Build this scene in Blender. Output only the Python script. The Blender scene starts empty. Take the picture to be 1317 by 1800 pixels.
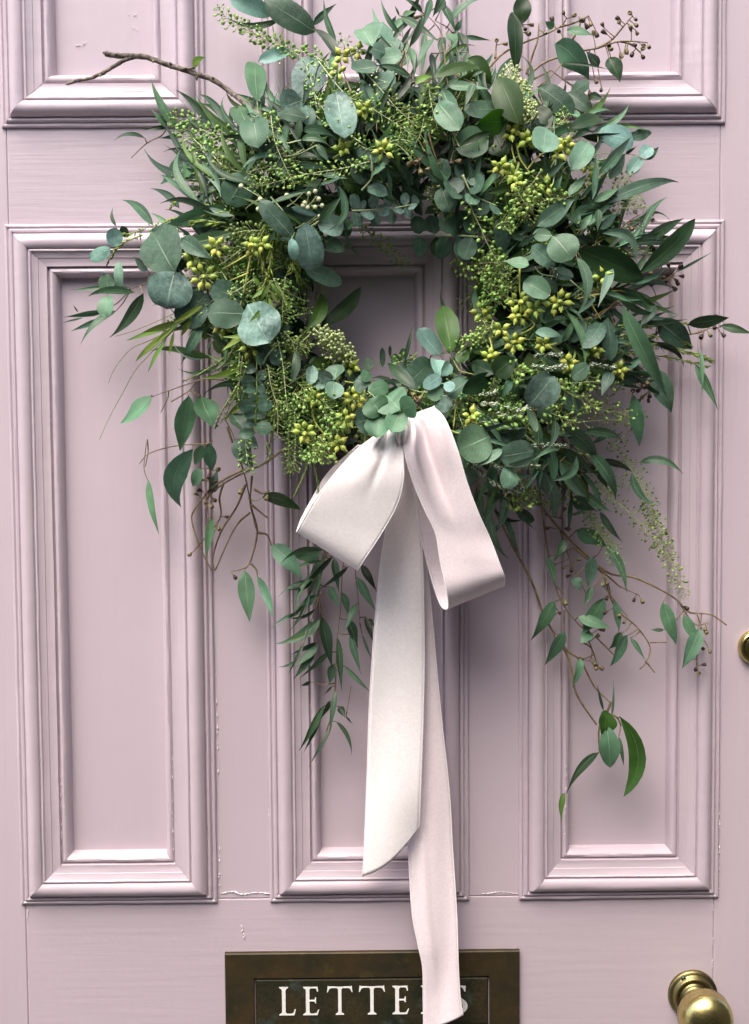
import bpy, bmesh, math, random
from mathutils import Vector, Matrix, noise
random.seed(7)
S = bpy.context.scene
COL = S.collection
R_ = math.radians

# ------------------------------------------------------------------ camera
F_PX, CX, CY, CAM_D = 1964.0, 658.5, 800.0, 1.10
_p, _y, _r = 0.0536345, 0.0062538, 0.0075226
CAM = Vector((-0.0064561, -CAM_D, 1.5653785))
FWD = Vector((math.sin(_y)*math.cos(_p), math.cos(_y)*math.cos(_p), -math.sin(_p)))
_rt = Vector((math.cos(_y), -math.sin(_y), 0)); _dn = FWD.cross(_rt)
if _dn.z > 0: _dn = -_dn
RT = math.cos(_r)*_rt + math.sin(_r)*_dn
DN = -math.sin(_r)*_rt + math.cos(_r)*_dn
cd = bpy.data.cameras.new('camera'); cam = bpy.data.objects.new('camera', cd); COL.objects.link(cam)
cd.sensor_fit = 'VERTICAL'; cd.sensor_height = 36; cd.lens = 36*F_PX/1800.0
cd.shift_y = -100/1800.0; cd.shift_x = 0
cd.clip_start = 0.02; cd.clip_end = 500
m = Matrix.Identity(4)
for i in range(3):
    m[i][0] = RT[i]; m[i][1] = -DN[i]; m[i][2] = -FWD[i]; m[i][3] = CAM[i]
cam.matrix_world = m
S.camera = cam

# ------------------------------------------------------------------ daylight
SUN_D = Vector((0.22, 0.44, -0.87)).normalized()          # travel direction of the light
elev = math.asin(-SUN_D.z)
w = bpy.data.worlds.new('World'); S.world = w; w.use_nodes = True
nt = w.node_tree; bg = nt.nodes['Background']
sky = nt.nodes.new('ShaderNodeTexSky'); sky.sky_type = 'NISHITA'; sky.sun_disc = False
sky.sun_elevation = elev; sky.sun_rotation = math.atan2(-SUN_D.x, -SUN_D.y)
sky.air_density = 1.0; sky.dust_density = 5.0; sky.ozone_density = 0.6
nt.links.new(sky.outputs[0], bg.inputs[0]); bg.inputs[1].default_value = 0.12
sl = bpy.data.lights.new('sun', 'SUN'); sl.energy = 0.9; sl.angle = R_(50); sl.color = (1, 0.975, 0.95)
sun = bpy.data.objects.new('sun', sl); COL.objects.link(sun)
sun.rotation_euler = SUN_D.to_track_quat('-Z', 'Y').to_euler(); sun.location = (-1.5, -2.5, 5)
S.render.engine = 'CYCLES'
S.view_settings.view_transform = 'Standard'; S.view_settings.look = 'None'
S.view_settings.exposure = 1.66; S.view_settings.gamma = 1.0

# ------------------------------------------------------------------ helpers
def P(px, py, dep=0.0):
    """point of the place seen at photo pixel (px,py), dep metres in front of the door face"""
    d = FWD*F_PX + RT*(px-CX) + DN*(py-CY)
    return CAM + d*((-dep - CAM.y)/d.y)
PXM = CAM_D/F_PX                                           # metres per photo pixel at the door

def link(name, data, parent=None, loc=(0, 0, 0)):
    o = bpy.data.objects.new(name, data); COL.objects.link(o)
    loc = Vector(loc)
    o.location = loc
    if parent is not None:
        o.parent = parent
        o.location = loc - Vector(parent['_w'])
    o['_w'] = tuple(loc)
    return o

class MB:
    def __init__(s): s.v, s.f, s.uv, s.mi = [], [], {}, []
    def add(s, vs, fs, uvs=None, mi=0):
        b = len(s.v); s.v += [Vector(v) for v in vs]
        for f in fs:
            s.f.append([i+b for i in f]); s.mi.append(mi)
        if uvs is not None:
            for i, u in enumerate(uvs): s.uv[b+i] = u
        return b
    def build(s, name, mats, parent=None, origin=None, smooth=True, stuff=False, sharp=None):
        if origin is None:
            origin = sum(s.v, Vector())/max(1, len(s.v))
        origin = Vector(origin)
        me = bpy.data.meshes.new(name)
        me.from_pydata([tuple(v-origin) for v in s.v], [], s.f)
        if not isinstance(mats, (list, tuple)): mats = [mats]
        for mm in mats: me.materials.append(mm)
        if len(mats) > 1: me.polygons.foreach_set('material_index', s.mi)
        if smooth: me.polygons.foreach_set('use_smooth', [True]*len(me.polygons))
        if s.uv:
            ul = me.uv_layers.new(name='uv'); lv = [l.vertex_index for l in me.loops]
            flat = []
            for i in lv: flat += s.uv.get(i, (0.5, 0.5))
            ul.data.foreach_set('uv', flat)
        me.update()
        if sharp: me.set_sharp_from_angle(angle=math.radians(sharp))
        o = link(name, me, parent, origin)
        if stuff: o['kind'] = 'stuff'
        return o
    def box(s, lo, hi, mi=0):
        x0, y0, z0 = lo; x1, y1, z1 = hi
        s.add([(x0,y0,z0),(x1,y0,z0),(x1,y1,z0),(x0,y1,z0),(x0,y0,z1),(x1,y0,z1),(x1,y1,z1),(x0,y1,z1)],
              [(0,3,2,1),(4,5,6,7),(0,1,5,4),(1,2,6,5),(2,3,7,6),(3,0,4,7)], mi=mi)
    def tube(s, pts, rads, n=6, caps=True, mi=0):
        pts = [Vector(p) for p in pts]
        if not isinstance(rads, (list, tuple)): rads = [rads]*len(pts)
        vs, fs, uvs = [], [], []
        up = None
        for i, p in enumerate(pts):
            t = (pts[min(i+1, len(pts)-1)] - pts[max(i-1, 0)])
            if t.length < 1e-9: t = Vector((0, 0, 1))
            t.normalize()
            if up is None:
                up = t.cross(Vector((0, 1, 0)))
                if up.length < 1e-3: up = t.cross(Vector((1, 0, 0)))
            up = (up - t*up.dot(t)).normalized(); b = t.cross(up)
            for k in range(n):
                a = 2*math.pi*k/n
                vs.append(p + (up*math.cos(a)+b*math.sin(a))*rads[i]); uvs.append((k/n, i*0.1))
        for i in range(len(pts)-1):
            for k in range(n):
                k2 = (k+1) % n
                fs.append((i*n+k, i*n+k2, (i+1)*n+k2, (i+1)*n+k))
        if caps:
            fs.append(tuple(range(n-1, -1, -1))); fs.append(tuple((len(pts)-1)*n+k for k in range(n)))
        s.add(vs, fs, uvs, mi)
    def blob(s, c, r, ax=None, lon=6, lat=4, mi=0, ratio=1.0, flat=None):
        """small ellipsoid; ax = axis, ratio = length along the axis / r"""
        c = Vector(c); ax = Vector(ax or (0, 0, 1)).normalized()
        u = ax.orthogonal().normalized(); v = ax.cross(u)
        vs = [c - ax*r*ratio]
        for i in range(1, lat):
            th = math.pi*i/lat
            for k in range(lon):
                a = 2*math.pi*k/lon
                vs.append(c - ax*math.cos(th)*r*ratio + (u*math.cos(a)+v*math.sin(a))*math.sin(th)*r)
        vs.append(c + ax*r*ratio)
        if flat is not None:
            fl = flat.normalized(); vs = [q - fl*((q-c).dot(fl)*0.6) for q in vs]
        fs = [(0, 1+(k+1) % lon, 1+k) for k in range(lon)]
        for i in range(lat-2):
            for k in range(lon):
                k2 = (k+1) % lon
                fs.append((1+i*lon+k, 1+i*lon+k2, 1+(i+1)*lon+k2, 1+(i+1)*lon+k))
        e = len(vs)-1
        fs += [(e, 1+(lat-2)*lon+k, 1+(lat-2)*lon+(k+1) % lon) for k in range(lon)]
        s.add(vs, fs, mi=mi)
    def lathe(s, c, ax, prof, n=24, mi=0):
        """prof = list of (distance along ax, radius)"""
        c = Vector(c); ax = Vector(ax).normalized(); u = ax.orthogonal().normalized(); v = ax.cross(u)
        vs, fs = [], []
        for t, r in prof:
            for k in range(n):
                a = 2*math.pi*k/n
                vs.append(c + ax*t + (u*math.cos(a)+v*math.sin(a))*r)
        for i in range(len(prof)-1):
            for k in range(n):
                k2 = (k+1) % n
                fs.append((i*n+k, i*n+k2, (i+1)*n+k2, (i+1)*n+k))
        s.add(vs, fs, mi=mi)

def crom(pts, n):
    """Catmull-Rom resample of a list of vectors (any size tuples) to n points"""
    pts = [tuple(p) for p in pts]; k = len(pts)-1
    out = []
    for i in range(n):
        t = i/(n-1)*k; j = min(int(t), k-1); t -= j
        p0, p1, p2, p3 = pts[max(j-1, 0)], pts[j], pts[j+1], pts[min(j+2, k)]
        out.append(tuple(0.5*(2*b+(c-a)*t+(2*a-5*b+4*c-d)*t*t+(3*b-a-3*c+d)*t**3) for a, b, c, d in zip(p0, p1, p2, p3)))
    return out

def thing(name, label, cat, loc):
    o = link(name, None, None, loc); o['label'] = label; o['category'] = cat
    return o

# ------------------------------------------------------------------ materials
def newmat(name):
    mt = bpy.data.materials.new(name); mt.use_nodes = True
    n = mt.node_tree; return mt, n, n.nodes['Principled BSDF'], n.links
def N(n, t, **kw):
    nd = n.nodes.new(t)
    for k, v in kw.items():
        if k.startswith('i_'):
            nd.inputs[int(k[2:]) if k[2:].isdigit() else k[2:].replace('_', ' ')].default_value = v
        else: setattr(nd, k, v)
    return nd
def mixc(n, l, fac, a, b, mode='MIX'):
    mx = n.nodes.new('ShaderNodeMix'); mx.data_type = 'RGBA'; mx.blend_type = mode
    for idx, val in ((0, fac), (6, a), (7, b)):
        if hasattr(val, 'type') and hasattr(val, 'node'): l.new(val, mx.inputs[idx])
        elif idx == 0: mx.inputs[0].default_value = val
        else: mx.inputs[idx].default_value = (*val[:3], 1)
    return mx.outputs[2]
def ramp(n, l, src, a, b):
    r = n.nodes.new('ShaderNodeMapRange'); r.inputs[1].default_value = a; r.inputs[2].default_value = b
    l.new(src, r.inputs[0]); return r.outputs[0]

def paint_mat(name, grain_axis, col=(0.506, 0.427, 0.470), grain=0.35):
    """old gloss paint over timber: brush marks and raised grain along one axis, a few runs and pits"""
    mt, n, b, l = newmat(name)
    geo = N(n, 'ShaderNodeNewGeometry'); mp = N(n, 'ShaderNodeMapping')
    l.new(geo.outputs['Position'], mp.inputs[0])
    sc = {'x': (14, 60, 420), 'z': (420, 60, 14)}[grain_axis]
    mp.inputs['Scale'].default_value = sc
    g = N(n, 'ShaderNodeTexNoise', i_Scale=1.0, i_Detail=4.0, i_Roughness=0.6, i_Distortion=0.6); l.new(mp.outputs[0], g.inputs[0])
    mp2 = N(n, 'ShaderNodeMapping'); l.new(geo.outputs['Position'], mp2.inputs[0])
    mp2.inputs['Scale'].default_value = tuple(0.28*q if q > 100 else q*0.5 for q in sc)
    g2 = N(n, 'ShaderNodeTexNoise', i_Scale=1.0, i_Detail=2.0); l.new(mp2.outputs[0], g2.inputs[0])
    lump = N(n, 'ShaderNodeTexNoise', i_Scale=90.0, i_Detail=3.0); l.new(geo.outputs['Position'], lump.inputs[0])
    dots = N(n, 'ShaderNodeTexVoronoi', i_Scale=60.0, i_Randomness=1.0); l.new(geo.outputs['Position'], dots.inputs[0])
    dsm = ramp(n, l, dots.outputs['Distance'], 0.055, 0.03)
    big = N(n, 'ShaderNodeTexNoise', i_Scale=3.5, i_Detail=3.0); l.new(geo.outputs['Position'], big.inputs[0])
    msk = ramp(n, l, big.outputs[0], 0.35, 0.65)                # grain stronger in places
    gm = N(n, 'ShaderNodeMath', operation='MULTIPLY'); l.new(g.outputs[0], gm.inputs[0]); l.new(msk, gm.inputs[1])
    s1 = N(n, 'ShaderNodeMath', operation='MULTIPLY_ADD'); l.new(gm.outputs[0], s1.inputs[0]); s1.inputs[1].default_value = grain
    l.new(g2.outputs[0], s1.inputs[2])
    s2 = N(n, 'ShaderNodeMath', operation='MULTIPLY_ADD'); l.new(lump.outputs[0], s2.inputs[0]); s2.inputs[1].default_value = 0.5
    l.new(s1.outputs[0], s2.inputs[2])
    s3 = N(n, 'ShaderNodeMath', operation='MULTIPLY_ADD'); l.new(dsm, s3.inputs[0]); s3.inputs[1].default_value = 0.35
    l.new(s2.outputs[0], s3.inputs[2])
    bp = N(n, 'ShaderNodeBump', i_Strength=0.45, i_Distance=0.0007); l.new(s3.outputs[0], bp.inputs['Height'])
    l.new(bp.outputs[0], b.inputs['Normal'])
    c = mixc(n, l, ramp(n, l, big.outputs[0], 0.3, 0.7), tuple(q*0.965 for q in col), tuple(min(1, q*1.03) for q in col))
    fine = N(n, 'ShaderNodeTexNoise', i_Scale=900.0, i_Detail=2.0); l.new(geo.outputs['Position'], fine.inputs[0])
    c = mixc(n, l, ramp(n, l, fine.outputs[0], 0.35, 0.65), c, (1.0, 1.0, 1.0), 'MIX') if False else c
    l.new(c, b.inputs['Base Color'])
    rg = ramp(n, l, lump.outputs[0], 0.3, 0.7); rr = n.nodes.new('ShaderNodeMapRange')
    l.new(rg, rr.inputs[0]); rr.inputs[3].default_value = 0.30; rr.inputs[4].default_value = 0.44
    l.new(rr.outputs[0], b.inputs['Roughness']); b.inputs['IOR'].default_value = 1.5
    return mt

def leaf_mat(name, col, back, vein, rough=0.45, bloom=0.0, trans=0.18, var=0.12, spec=0.33, veinw=0.022, mott=0.25):
    mt, n, b, l = newmat(name)
    uv = N(n, 'ShaderNodeUVMap', uv_map='uv'); sp = N(n, 'ShaderNodeSeparateXYZ'); l.new(uv.outputs[0], sp.inputs[0])
    geo = N(n, 'ShaderNodeNewGeometry'); oi = N(n, 'ShaderNodeObjectInfo')
    nz = N(n, 'ShaderNodeTexNoise', i_Scale=260.0, i_Detail=5.0, i_Roughness=0.65); l.new(geo.outputs['Position'], nz.inputs[0])
    nb = N(n, 'ShaderNodeTexNoise', i_Scale=45.0, i_Detail=3.0); l.new(geo.outputs['Position'], nb.inputs[0])
    dk = tuple(q*(1-mott) for q in col); lt = tuple(q*(1+mott) for q in col)
    c = mixc(n, l, ramp(n, l, nb.outputs[0], 0.3, 0.7), dk, lt)
    if bloom > 0:
        mm = N(n, 'ShaderNodeMath', operation='MULTIPLY'); l.new(ramp(n, l, nz.outputs[0], 0.42, 0.68), mm.inputs[0]); mm.inputs[1].default_value = bloom
        c = mixc(n, l, mm.outputs[0], c, (0.34, 0.46, 0.44))
    # per leaf variation
    hs = N(n, 'ShaderNodeHueSaturation')
    r1 = n.nodes.new('ShaderNodeMapRange'); l.new(oi.outputs['Random'], r1.inputs[0]); r1.inputs[3].default_value = 1-var*2.2; r1.inputs[4].default_value = 1+var*2.2
    l.new(r1.outputs[0], hs.inputs['Value'])
    fr = N(n, 'ShaderNodeMath', operation='FRACT'); m7 = N(n, 'ShaderNodeMath', operation='MULTIPLY', i_1=7.13); l.new(oi.outputs['Random'], m7.inputs[0]); l.new(m7.outputs[0], fr.inputs[0])
    r2 = n.nodes.new('ShaderNodeMapRange'); l.new(fr.outputs[0], r2.inputs[0]); r2.inputs[3].default_value = 0.5-var*0.13; r2.inputs[4].default_value = 0.5+var*0.13
    l.new(r2.outputs[0], hs.inputs['Hue']); l.new(c, hs.inputs['Color'])
    c = mixc(n, l, geo.outputs['Backfacing'], hs.outputs[0], back)
    # midrib
    a = N(n, 'ShaderNodeMath', operation='SUBTRACT', i_1=0.5); l.new(sp.outputs[0], a.inputs[0])
    ab = N(n, 'ShaderNodeMath', operation='ABSOLUTE'); l.new(a.outputs[0], ab.inputs[0])
    rib = ramp(n, l, ab.outputs[0], veinw, veinw*0.35)
    fd = ramp(n, l, sp.outputs[1], 1.0, 0.3)
    rm = N(n, 'ShaderNodeMath', operation='MULTIPLY'); l.new(rib, rm.inputs[0]); l.new(fd, rm.inputs[1])
    r5 = N(n, 'ShaderNodeMath', operation='MULTIPLY', i_1=0.62); l.new(rm.outputs[0], r5.inputs[0])
    c = mixc(n, l, r5.outputs[0], c, vein)
    # side veins
    sv = N(n, 'ShaderNodeMath', operation='MULTIPLY_ADD', i_1=-0.9); l.new(ab.outputs[0], sv.inputs[0]); l.new(sp.outputs[1], sv.inputs[2])
    sn = N(n, 'ShaderNodeMath', operation='MULTIPLY', i_1=58.0); l.new(sv.outputs[0], sn.inputs[0])
    s_ = N(n, 'ShaderNodeMath', operation='SINE'); l.new(sn.outputs[0], s_.inputs[0])
    sm = ramp(n, l, s_.outputs[0], 0.86, 1.0)
    s6 = N(n, 'ShaderNodeMath', operation='MULTIPLY', i_1=0.10); l.new(sm, s6.inputs[0])
    c = mixc(n, l, s6.outputs[0], c, vein)
    # pale/brown rim
    rim = ramp(n, l, ab.outputs[0], 0.475, 0.5); r8 = N(n, 'ShaderNodeMath', operation='MULTIPLY', i_1=0.30); l.new(rim, r8.inputs[0])
    c = mixc(n, l, r8.outputs[0], c, (0.16, 0.15, 0.09))
    l.new(c, b.inputs['Base Color']); b.inputs['Roughness'].default_value = rough
    b.inputs['Specular IOR Level'].default_value = spec
    hh = N(n, 'ShaderNodeMath', operation='MULTIPLY_ADD', i_1=0.25); l.new(nz.outputs[0], hh.inputs[0]); l.new(rm.outputs[0], hh.inputs[2])
    bp = N(n, 'ShaderNodeBump', i_Strength=0.35, i_Distance=0.0006); l.new(hh.outputs[0], bp.inputs['Height']); l.new(bp.outputs[0], b.inputs['Normal'])
    if trans > 0:
        tr = N(n, 'ShaderNodeBsdfTranslucent'); hs2 = N(n, 'ShaderNodeHueSaturation', i_Saturation=1.25, i_Value=1.15)
        l.new(c, hs2.inputs['Color']); l.new(hs2.outputs[0], tr.inputs[0])
        ms = N(n, 'ShaderNodeMixShader'); ms.inputs[0].default_value = trans
        l.new(b.outputs[0], ms.inputs[1]); l.new(tr.outputs[0], ms.inputs[2])
        l.new(ms.outputs[0], n.nodes['Material Output'].inputs[0])
    return mt

def plain_mat(name, col, rough=0.5, var=0.2, scale=300., metal=0.0, spec=0.5, bump=0.0, col2=None, rnd=0.0, trans=0.0):
    mt, n, b, l = newmat(name)
    geo = N(n, 'ShaderNodeNewGeometry')
    nz = N(n, 'ShaderNodeTexNoise', i_Scale=scale, i_Detail=4.0); l.new(geo.outputs['Position'], nz.inputs[0])
    c = mixc(n, l, ramp(n, l, nz.outputs[0], 0.32, 0.68), tuple(q*(1-var) for q in col), col2 or tuple(min(1, q*(1+var)) for q in col))
    if rnd > 0:
        oi = N(n, 'ShaderNodeObjectInfo'); hs = N(n, 'ShaderNodeHueSaturation')
        r1 = n.nodes.new('ShaderNodeMapRange'); l.new(oi.outputs['Random'], r1.inputs[0]); r1.inputs[3].default_value = 1-rnd; r1.inputs[4].default_value = 1+rnd
        fr = N(n, 'ShaderNodeMath', operation='FRACT'); m7 = N(n, 'ShaderNodeMath', operation='MULTIPLY', i_1=7.13); l.new(oi.outputs['Random'], m7.inputs[0]); l.new(m7.outputs[0], fr.inputs[0])
        r2 = n.nodes.new('ShaderNodeMapRange'); l.new(fr.outputs[0], r2.inputs[0]); r2.inputs[3].default_value = .5-rnd*.09; r2.inputs[4].default_value = .5+rnd*.09; l.new(r2.outputs[0], hs.inputs['Hue'])
        l.new(r1.outputs[0], hs.inputs['Value']); l.new(c, hs.inputs['Color']); c = hs.outputs[0]
    l.new(c, b.inputs['Base Color']); b.inputs['Roughness'].default_value = rough; b.inputs['Metallic'].default_value = metal
    b.inputs['Specular IOR Level'].default_value = spec
    if bump > 0:
        bp = N(n, 'ShaderNodeBump', i_Strength=bump, i_Distance=0.0006); l.new(nz.outputs[0], bp.inputs['Height']); l.new(bp.outputs[0], b.inputs['Normal'])
    if trans > 0:
        b.inputs['Subsurface Weight'].default_value = trans; b.inputs['Subsurface Radius'].default_value = (0.002, 0.003, 0.001); b.inputs['Subsurface Scale'].default_value = 0.5
    return mt

M = {}
M['paint_m'] = paint_mat('door_paint_moulding', 'x', grain=0.0)
M['paint_l'] = paint_mat('door_paint_lock_rail', 'x', grain=0.3)
M['paint_h'] = paint_mat('door_paint_rail', 'x', grain=1.1)
M['paint_v'] = paint_mat('door_paint_stile', 'z', grain=0.35)
M['paint_p'] = paint_mat('door_paint_panel', 'z', grain=0.08)
M['chip_glint'] = plain_mat('filler_and_glint', (0.80, 0.74, 0.73), 0.7)
M['gap'] = plain_mat('dark_gap', (0.10, 0.07, 0.07), 0.9)
LM = {
 'b': leaf_mat('leaf_blue_green', (0.095, 0.185, 0.113), (0.160, 0.260, 0.181), (0.420, 0.520, 0.370), 0.5, 0.12, 0.10, 0.18),
 'a': leaf_mat('leaf_pale_aqua', (0.150, 0.300, 0.245), (0.20, 0.35, 0.29), (0.50, 0.64, 0.56), 0.42, 0.40, 0.12, 0.12),
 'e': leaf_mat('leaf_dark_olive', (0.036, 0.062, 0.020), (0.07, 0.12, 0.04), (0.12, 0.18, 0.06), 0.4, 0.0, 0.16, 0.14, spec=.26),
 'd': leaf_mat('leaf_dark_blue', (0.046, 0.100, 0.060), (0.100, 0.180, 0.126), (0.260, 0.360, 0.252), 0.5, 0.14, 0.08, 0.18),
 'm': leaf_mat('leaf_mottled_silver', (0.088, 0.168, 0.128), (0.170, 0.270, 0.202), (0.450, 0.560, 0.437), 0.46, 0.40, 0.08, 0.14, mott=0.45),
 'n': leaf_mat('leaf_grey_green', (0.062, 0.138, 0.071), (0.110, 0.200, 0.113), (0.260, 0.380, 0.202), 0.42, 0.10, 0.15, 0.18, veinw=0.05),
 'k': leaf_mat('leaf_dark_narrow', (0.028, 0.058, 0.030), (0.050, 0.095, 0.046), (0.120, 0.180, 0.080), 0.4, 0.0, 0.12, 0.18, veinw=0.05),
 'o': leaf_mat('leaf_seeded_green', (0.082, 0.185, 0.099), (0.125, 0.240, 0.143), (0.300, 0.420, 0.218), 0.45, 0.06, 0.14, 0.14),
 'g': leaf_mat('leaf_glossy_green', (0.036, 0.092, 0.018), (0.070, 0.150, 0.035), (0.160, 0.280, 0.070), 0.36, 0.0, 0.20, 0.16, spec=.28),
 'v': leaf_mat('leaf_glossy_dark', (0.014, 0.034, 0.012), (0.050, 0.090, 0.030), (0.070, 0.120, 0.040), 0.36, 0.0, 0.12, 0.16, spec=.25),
 'h': leaf_mat('leaf_mid_green', (0.070, 0.135, 0.036), (0.110, 0.190, 0.060), (0.220, 0.320, 0.100), 0.45, 0.0, 0.22, 0.2, veinw=0.05),
 'y': leaf_mat('leaf_fresh_yellow_green', (0.135, 0.225, 0.042), (0.18, 0.28, 0.06), (0.30, 0.40, 0.11), 0.45, 0.0, 0.25, 0.2, veinw=0.05),
}
M['stem_green'] = plain_mat('stem_green', (0.24, 0.30, 0.09), 0.5, 0.25, 200, rnd=0.2)
M['stem_yel'] = plain_mat('stem_yellow_green', (0.36, 0.38, 0.085), 0.45, 0.25, 150)
M['stem_pale'] = plain_mat('stem_pale', (0.42, 0.50, 0.26), 0.5, 0.2, 200)
M['stem_brown'] = plain_mat('stem_red_brown', (0.17, 0.105, 0.05), 0.55, 0.35, 160, col2=(0.25, 0.19, 0.09))
M['bark'] = plain_mat('bark', (0.065, 0.045, 0.035), 0.85, 0.5, 230, bump=1.0, col2=(0.24, 0.20, 0.16))
M['vine'] = plain_mat('vine_bark', (0.05, 0.032, 0.02), 0.85, 0.4, 200, bump=0.8)
M['bud'] = plain_mat('bud_yellow_green', (0.33, 0.43, 0.055), 0.42, 0.22, 350, rnd=0.28, col2=(0.47, 0.55, 0.12))
M['pod'] = plain_mat('pod_green', (0.20, 0.37, 0.06), 0.45, 0.35, 120, col2=(0.32, 0.50, 0.13), rnd=0.15)
M['poddk'] = plain_mat('pod_dark_green', (0.11, 0.23, 0.04), 0.5, 0.35, 120, rnd=0.2)
M['podolive'] = plain_mat('pod_olive', (0.13, 0.20, 0.05), 0.5, 0.4, 200)
M['berry'] = plain_mat('skimmia_bud', (0.36, 0.48, 0.16), 0.4, 0.3, 300, col2=(0.50, 0.58, 0.27))
M['cream'] = plain_mat('cream_bud', (0.62, 0.66, 0.40), 0.5, 0.15)
M['nut'] = plain_mat('gum_nut', (0.15, 0.125, 0.05), 0.5, 0.4, 300, rnd=0.3)
M['nutdk'] = plain_mat('gum_nut_dark', (0.055, 0.032, 0.022), 0.5, 0.4, 300)
M['needle'] = plain_mat('fern_needle', (0.105, 0.17, 0.045), 0.5, 0.35, 150, rnd=0.15)
M['white'] = plain_mat('heather_white', (0.62, 0.68, 0.56), 0.6, 0.2)
M['heath'] = plain_mat('heather_green', (0.10, 0.19, 0.07), 0.55, 0.3)
# ------------------------------------------------------------------ the setting
gm = plain_mat('paving_stone', (0.17, 0.16, 0.15), 0.8, 0.25, 12, bump=0.4)
mb = MB(); mb.add([(-60, -60, 0), (60, -60, 0), (60, 60, 0), (-60, 60, 0)], [(0, 1, 2, 3)])
g = mb.build('ground', gm, smooth=False, origin=(0, 0, 0)); g['kind'] = 'structure'

# unseen dark walls added opposite and at the right to darken the door's foot
wm = plain_mat('shade_wall_dark', (0.075, 0.068, 0.062), 0.9, 0.35, 40, bump=0.5)
mb = MB(); mb.box((-3.0, -2.05, 0.0), (1.45, -1.82, 2.65)); mb.box((1.22, -1.815, 0.0), (1.45, 0.10, 3.2))
cw = mb.build('shade_wall', wm, smooth=False); cw['kind'] = 'structure'

# ------------------------------------------------------------------ the door
X = [P(px, 1580).x for px in (38, 383, 475, 825, 912, 1262)]
ZT, ZB = P(640, 390.5).z, P(650, 1582.5).z               # lower panel row, outer edges of mouldings
ZU = P(640, 222).z                                       # bottom of the upper row
ZTOP, Z0 = ZU + 0.42, 0.02
DX0, DX1 = X[0]-0.105, X[5]+0.105
door = thing('panelled_door', 'pale pink painted panelled front door behind the hanging wreath', 'door', (0, 0.02, 0.02))
TH = 0.022
def board(name, x0, z0, x1, z1, mat):
    """one timber of the door frame: front face at y=0, arrises eased, front finely wavy"""
    e = 0.0007
    nx = max(2, int((x1-x0)/0.02)); nz = max(2, int((z1-z0)/0.02))
    mb = MB(); vs = []
    xs = [x0, x0+e, x0+2*e] + [x0+e+(x1-x0-2*e)*i/nx for i in range(1, nx)] + [x1-2*e, x1-e, x1]
    zs = [z0, z0+e, z0+2*e] + [z0+e+(z1-z0-2*e)*i/nz for i in range(1, nz)] + [z1-2*e, z1-e, z1]
    for z in zs:
        for x in xs:
            edge = x in (x0, x1) or z in (z0, z1)
            vs.append((x, (e if edge else 0.0) + 0.00025*noise.noise((x*9, 3, z*9)), z))
    w_ = len(xs); fs = []
    for j in range(len(zs)-1):
        for i in range(w_-1):
            a = j*w_+i; fs.append((a, a+1, a+w_+1, a+w_))
    mb.add(vs, fs)
    per = [i for i in range(w_)] + [j*w_+w_-1 for j in range(1, len(zs))] + [(len(zs)-1)*w_+i for i in range(w_-2, -1, -1)] + [j*w_ for j in range(len(zs)-2, 0, -1)]
    b0 = len(mb.v)
    mb.v += [Vector((vs[i][0], TH*2, vs[i][2])) for i in per]
    k = len(per)
    for i in range(k):
        mb.f.append([per[(i+1) % k], per[i], b0+i, b0+(i+1) % k]); mb.mi.append(0)
    return mb.build(name, mat, door, sharp=50)
G_ = 0.00011
xs_ = [P(1262, 300).x - 0.002, P(1255, 1650).x]
SL, SR = X[0]+0.004, X[5]-0.004                            # shoulders of the stiles
board('stile', DX0, Z0, SL-G_, ZTOP+0.1, M['paint_v'])
board('stile', SR+G_, Z0, DX1, ZTOP+0.1, M['paint_v'])
board('rail', SL+G_, ZT-0.004, SR-G_, ZU+0.004, M['paint_h'])
z_lr = Z0
board('lock_rail', SL+G_, z_lr, SR-G_, ZB+0.003-G_, M['paint_l'])
board('rail', SL+G_, ZTOP-0.003, SR-G_, ZTOP+0.1, M['paint_h'])
for a, b in ((1, 2), (3, 4)):
    board('muntin', X[a]-0.004, ZB+0.003+G_, X[b]+0.004, ZT-0.004-G_, M['paint_v'])
    board('muntin', X[a]-0.004, ZU+0.004+G_, X[b]+0.004, ZTOP-0.003, M['paint_v'])
mb = MB(); mb.box((DX0+.001, .0105, Z0+.001), (DX1-.001, .0465, ZTOP+.099)); mb.build('leak_backing', M['paint_p'], door, smooth=False)  # backing board added to stop light leaking through the mitre gaps
PROF = [(0,0.2),(0.2,2.2),(1.2,3.3),(2.6,3.5),(4.0,2.2),(4.5,2.2),(5.1,4.3),(6.4,5.6),(8.0,5.4),(9.0,4.2),(9.4,3.6),(9.9,6.6),
        (11.5,9.6),(13.5,11.8),(16,13.1),(18.5,13.3),(21,12.7),(23.0,11.6),(23.8,10.8),(24.3,9.0),(25.0,9.0),(25.5,10.1),(26.6,10.5),(27.4,10.0),(27.8,8.9),
        (30.5,7.6),(33.4,6.9),(33.8,6.2),(36.5,5.5),(39,5.2),(41.2,5.2),(41.7,2.2),(42.4,1.4),(43.1,2.6),(44.3,4.1),(46.3,4.5),(48.2,3.5),(49.8,1.2),(50.8,-2.2),(51.4,-5.5),(51.8,-8.4)]
PW = 0.0518
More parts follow.
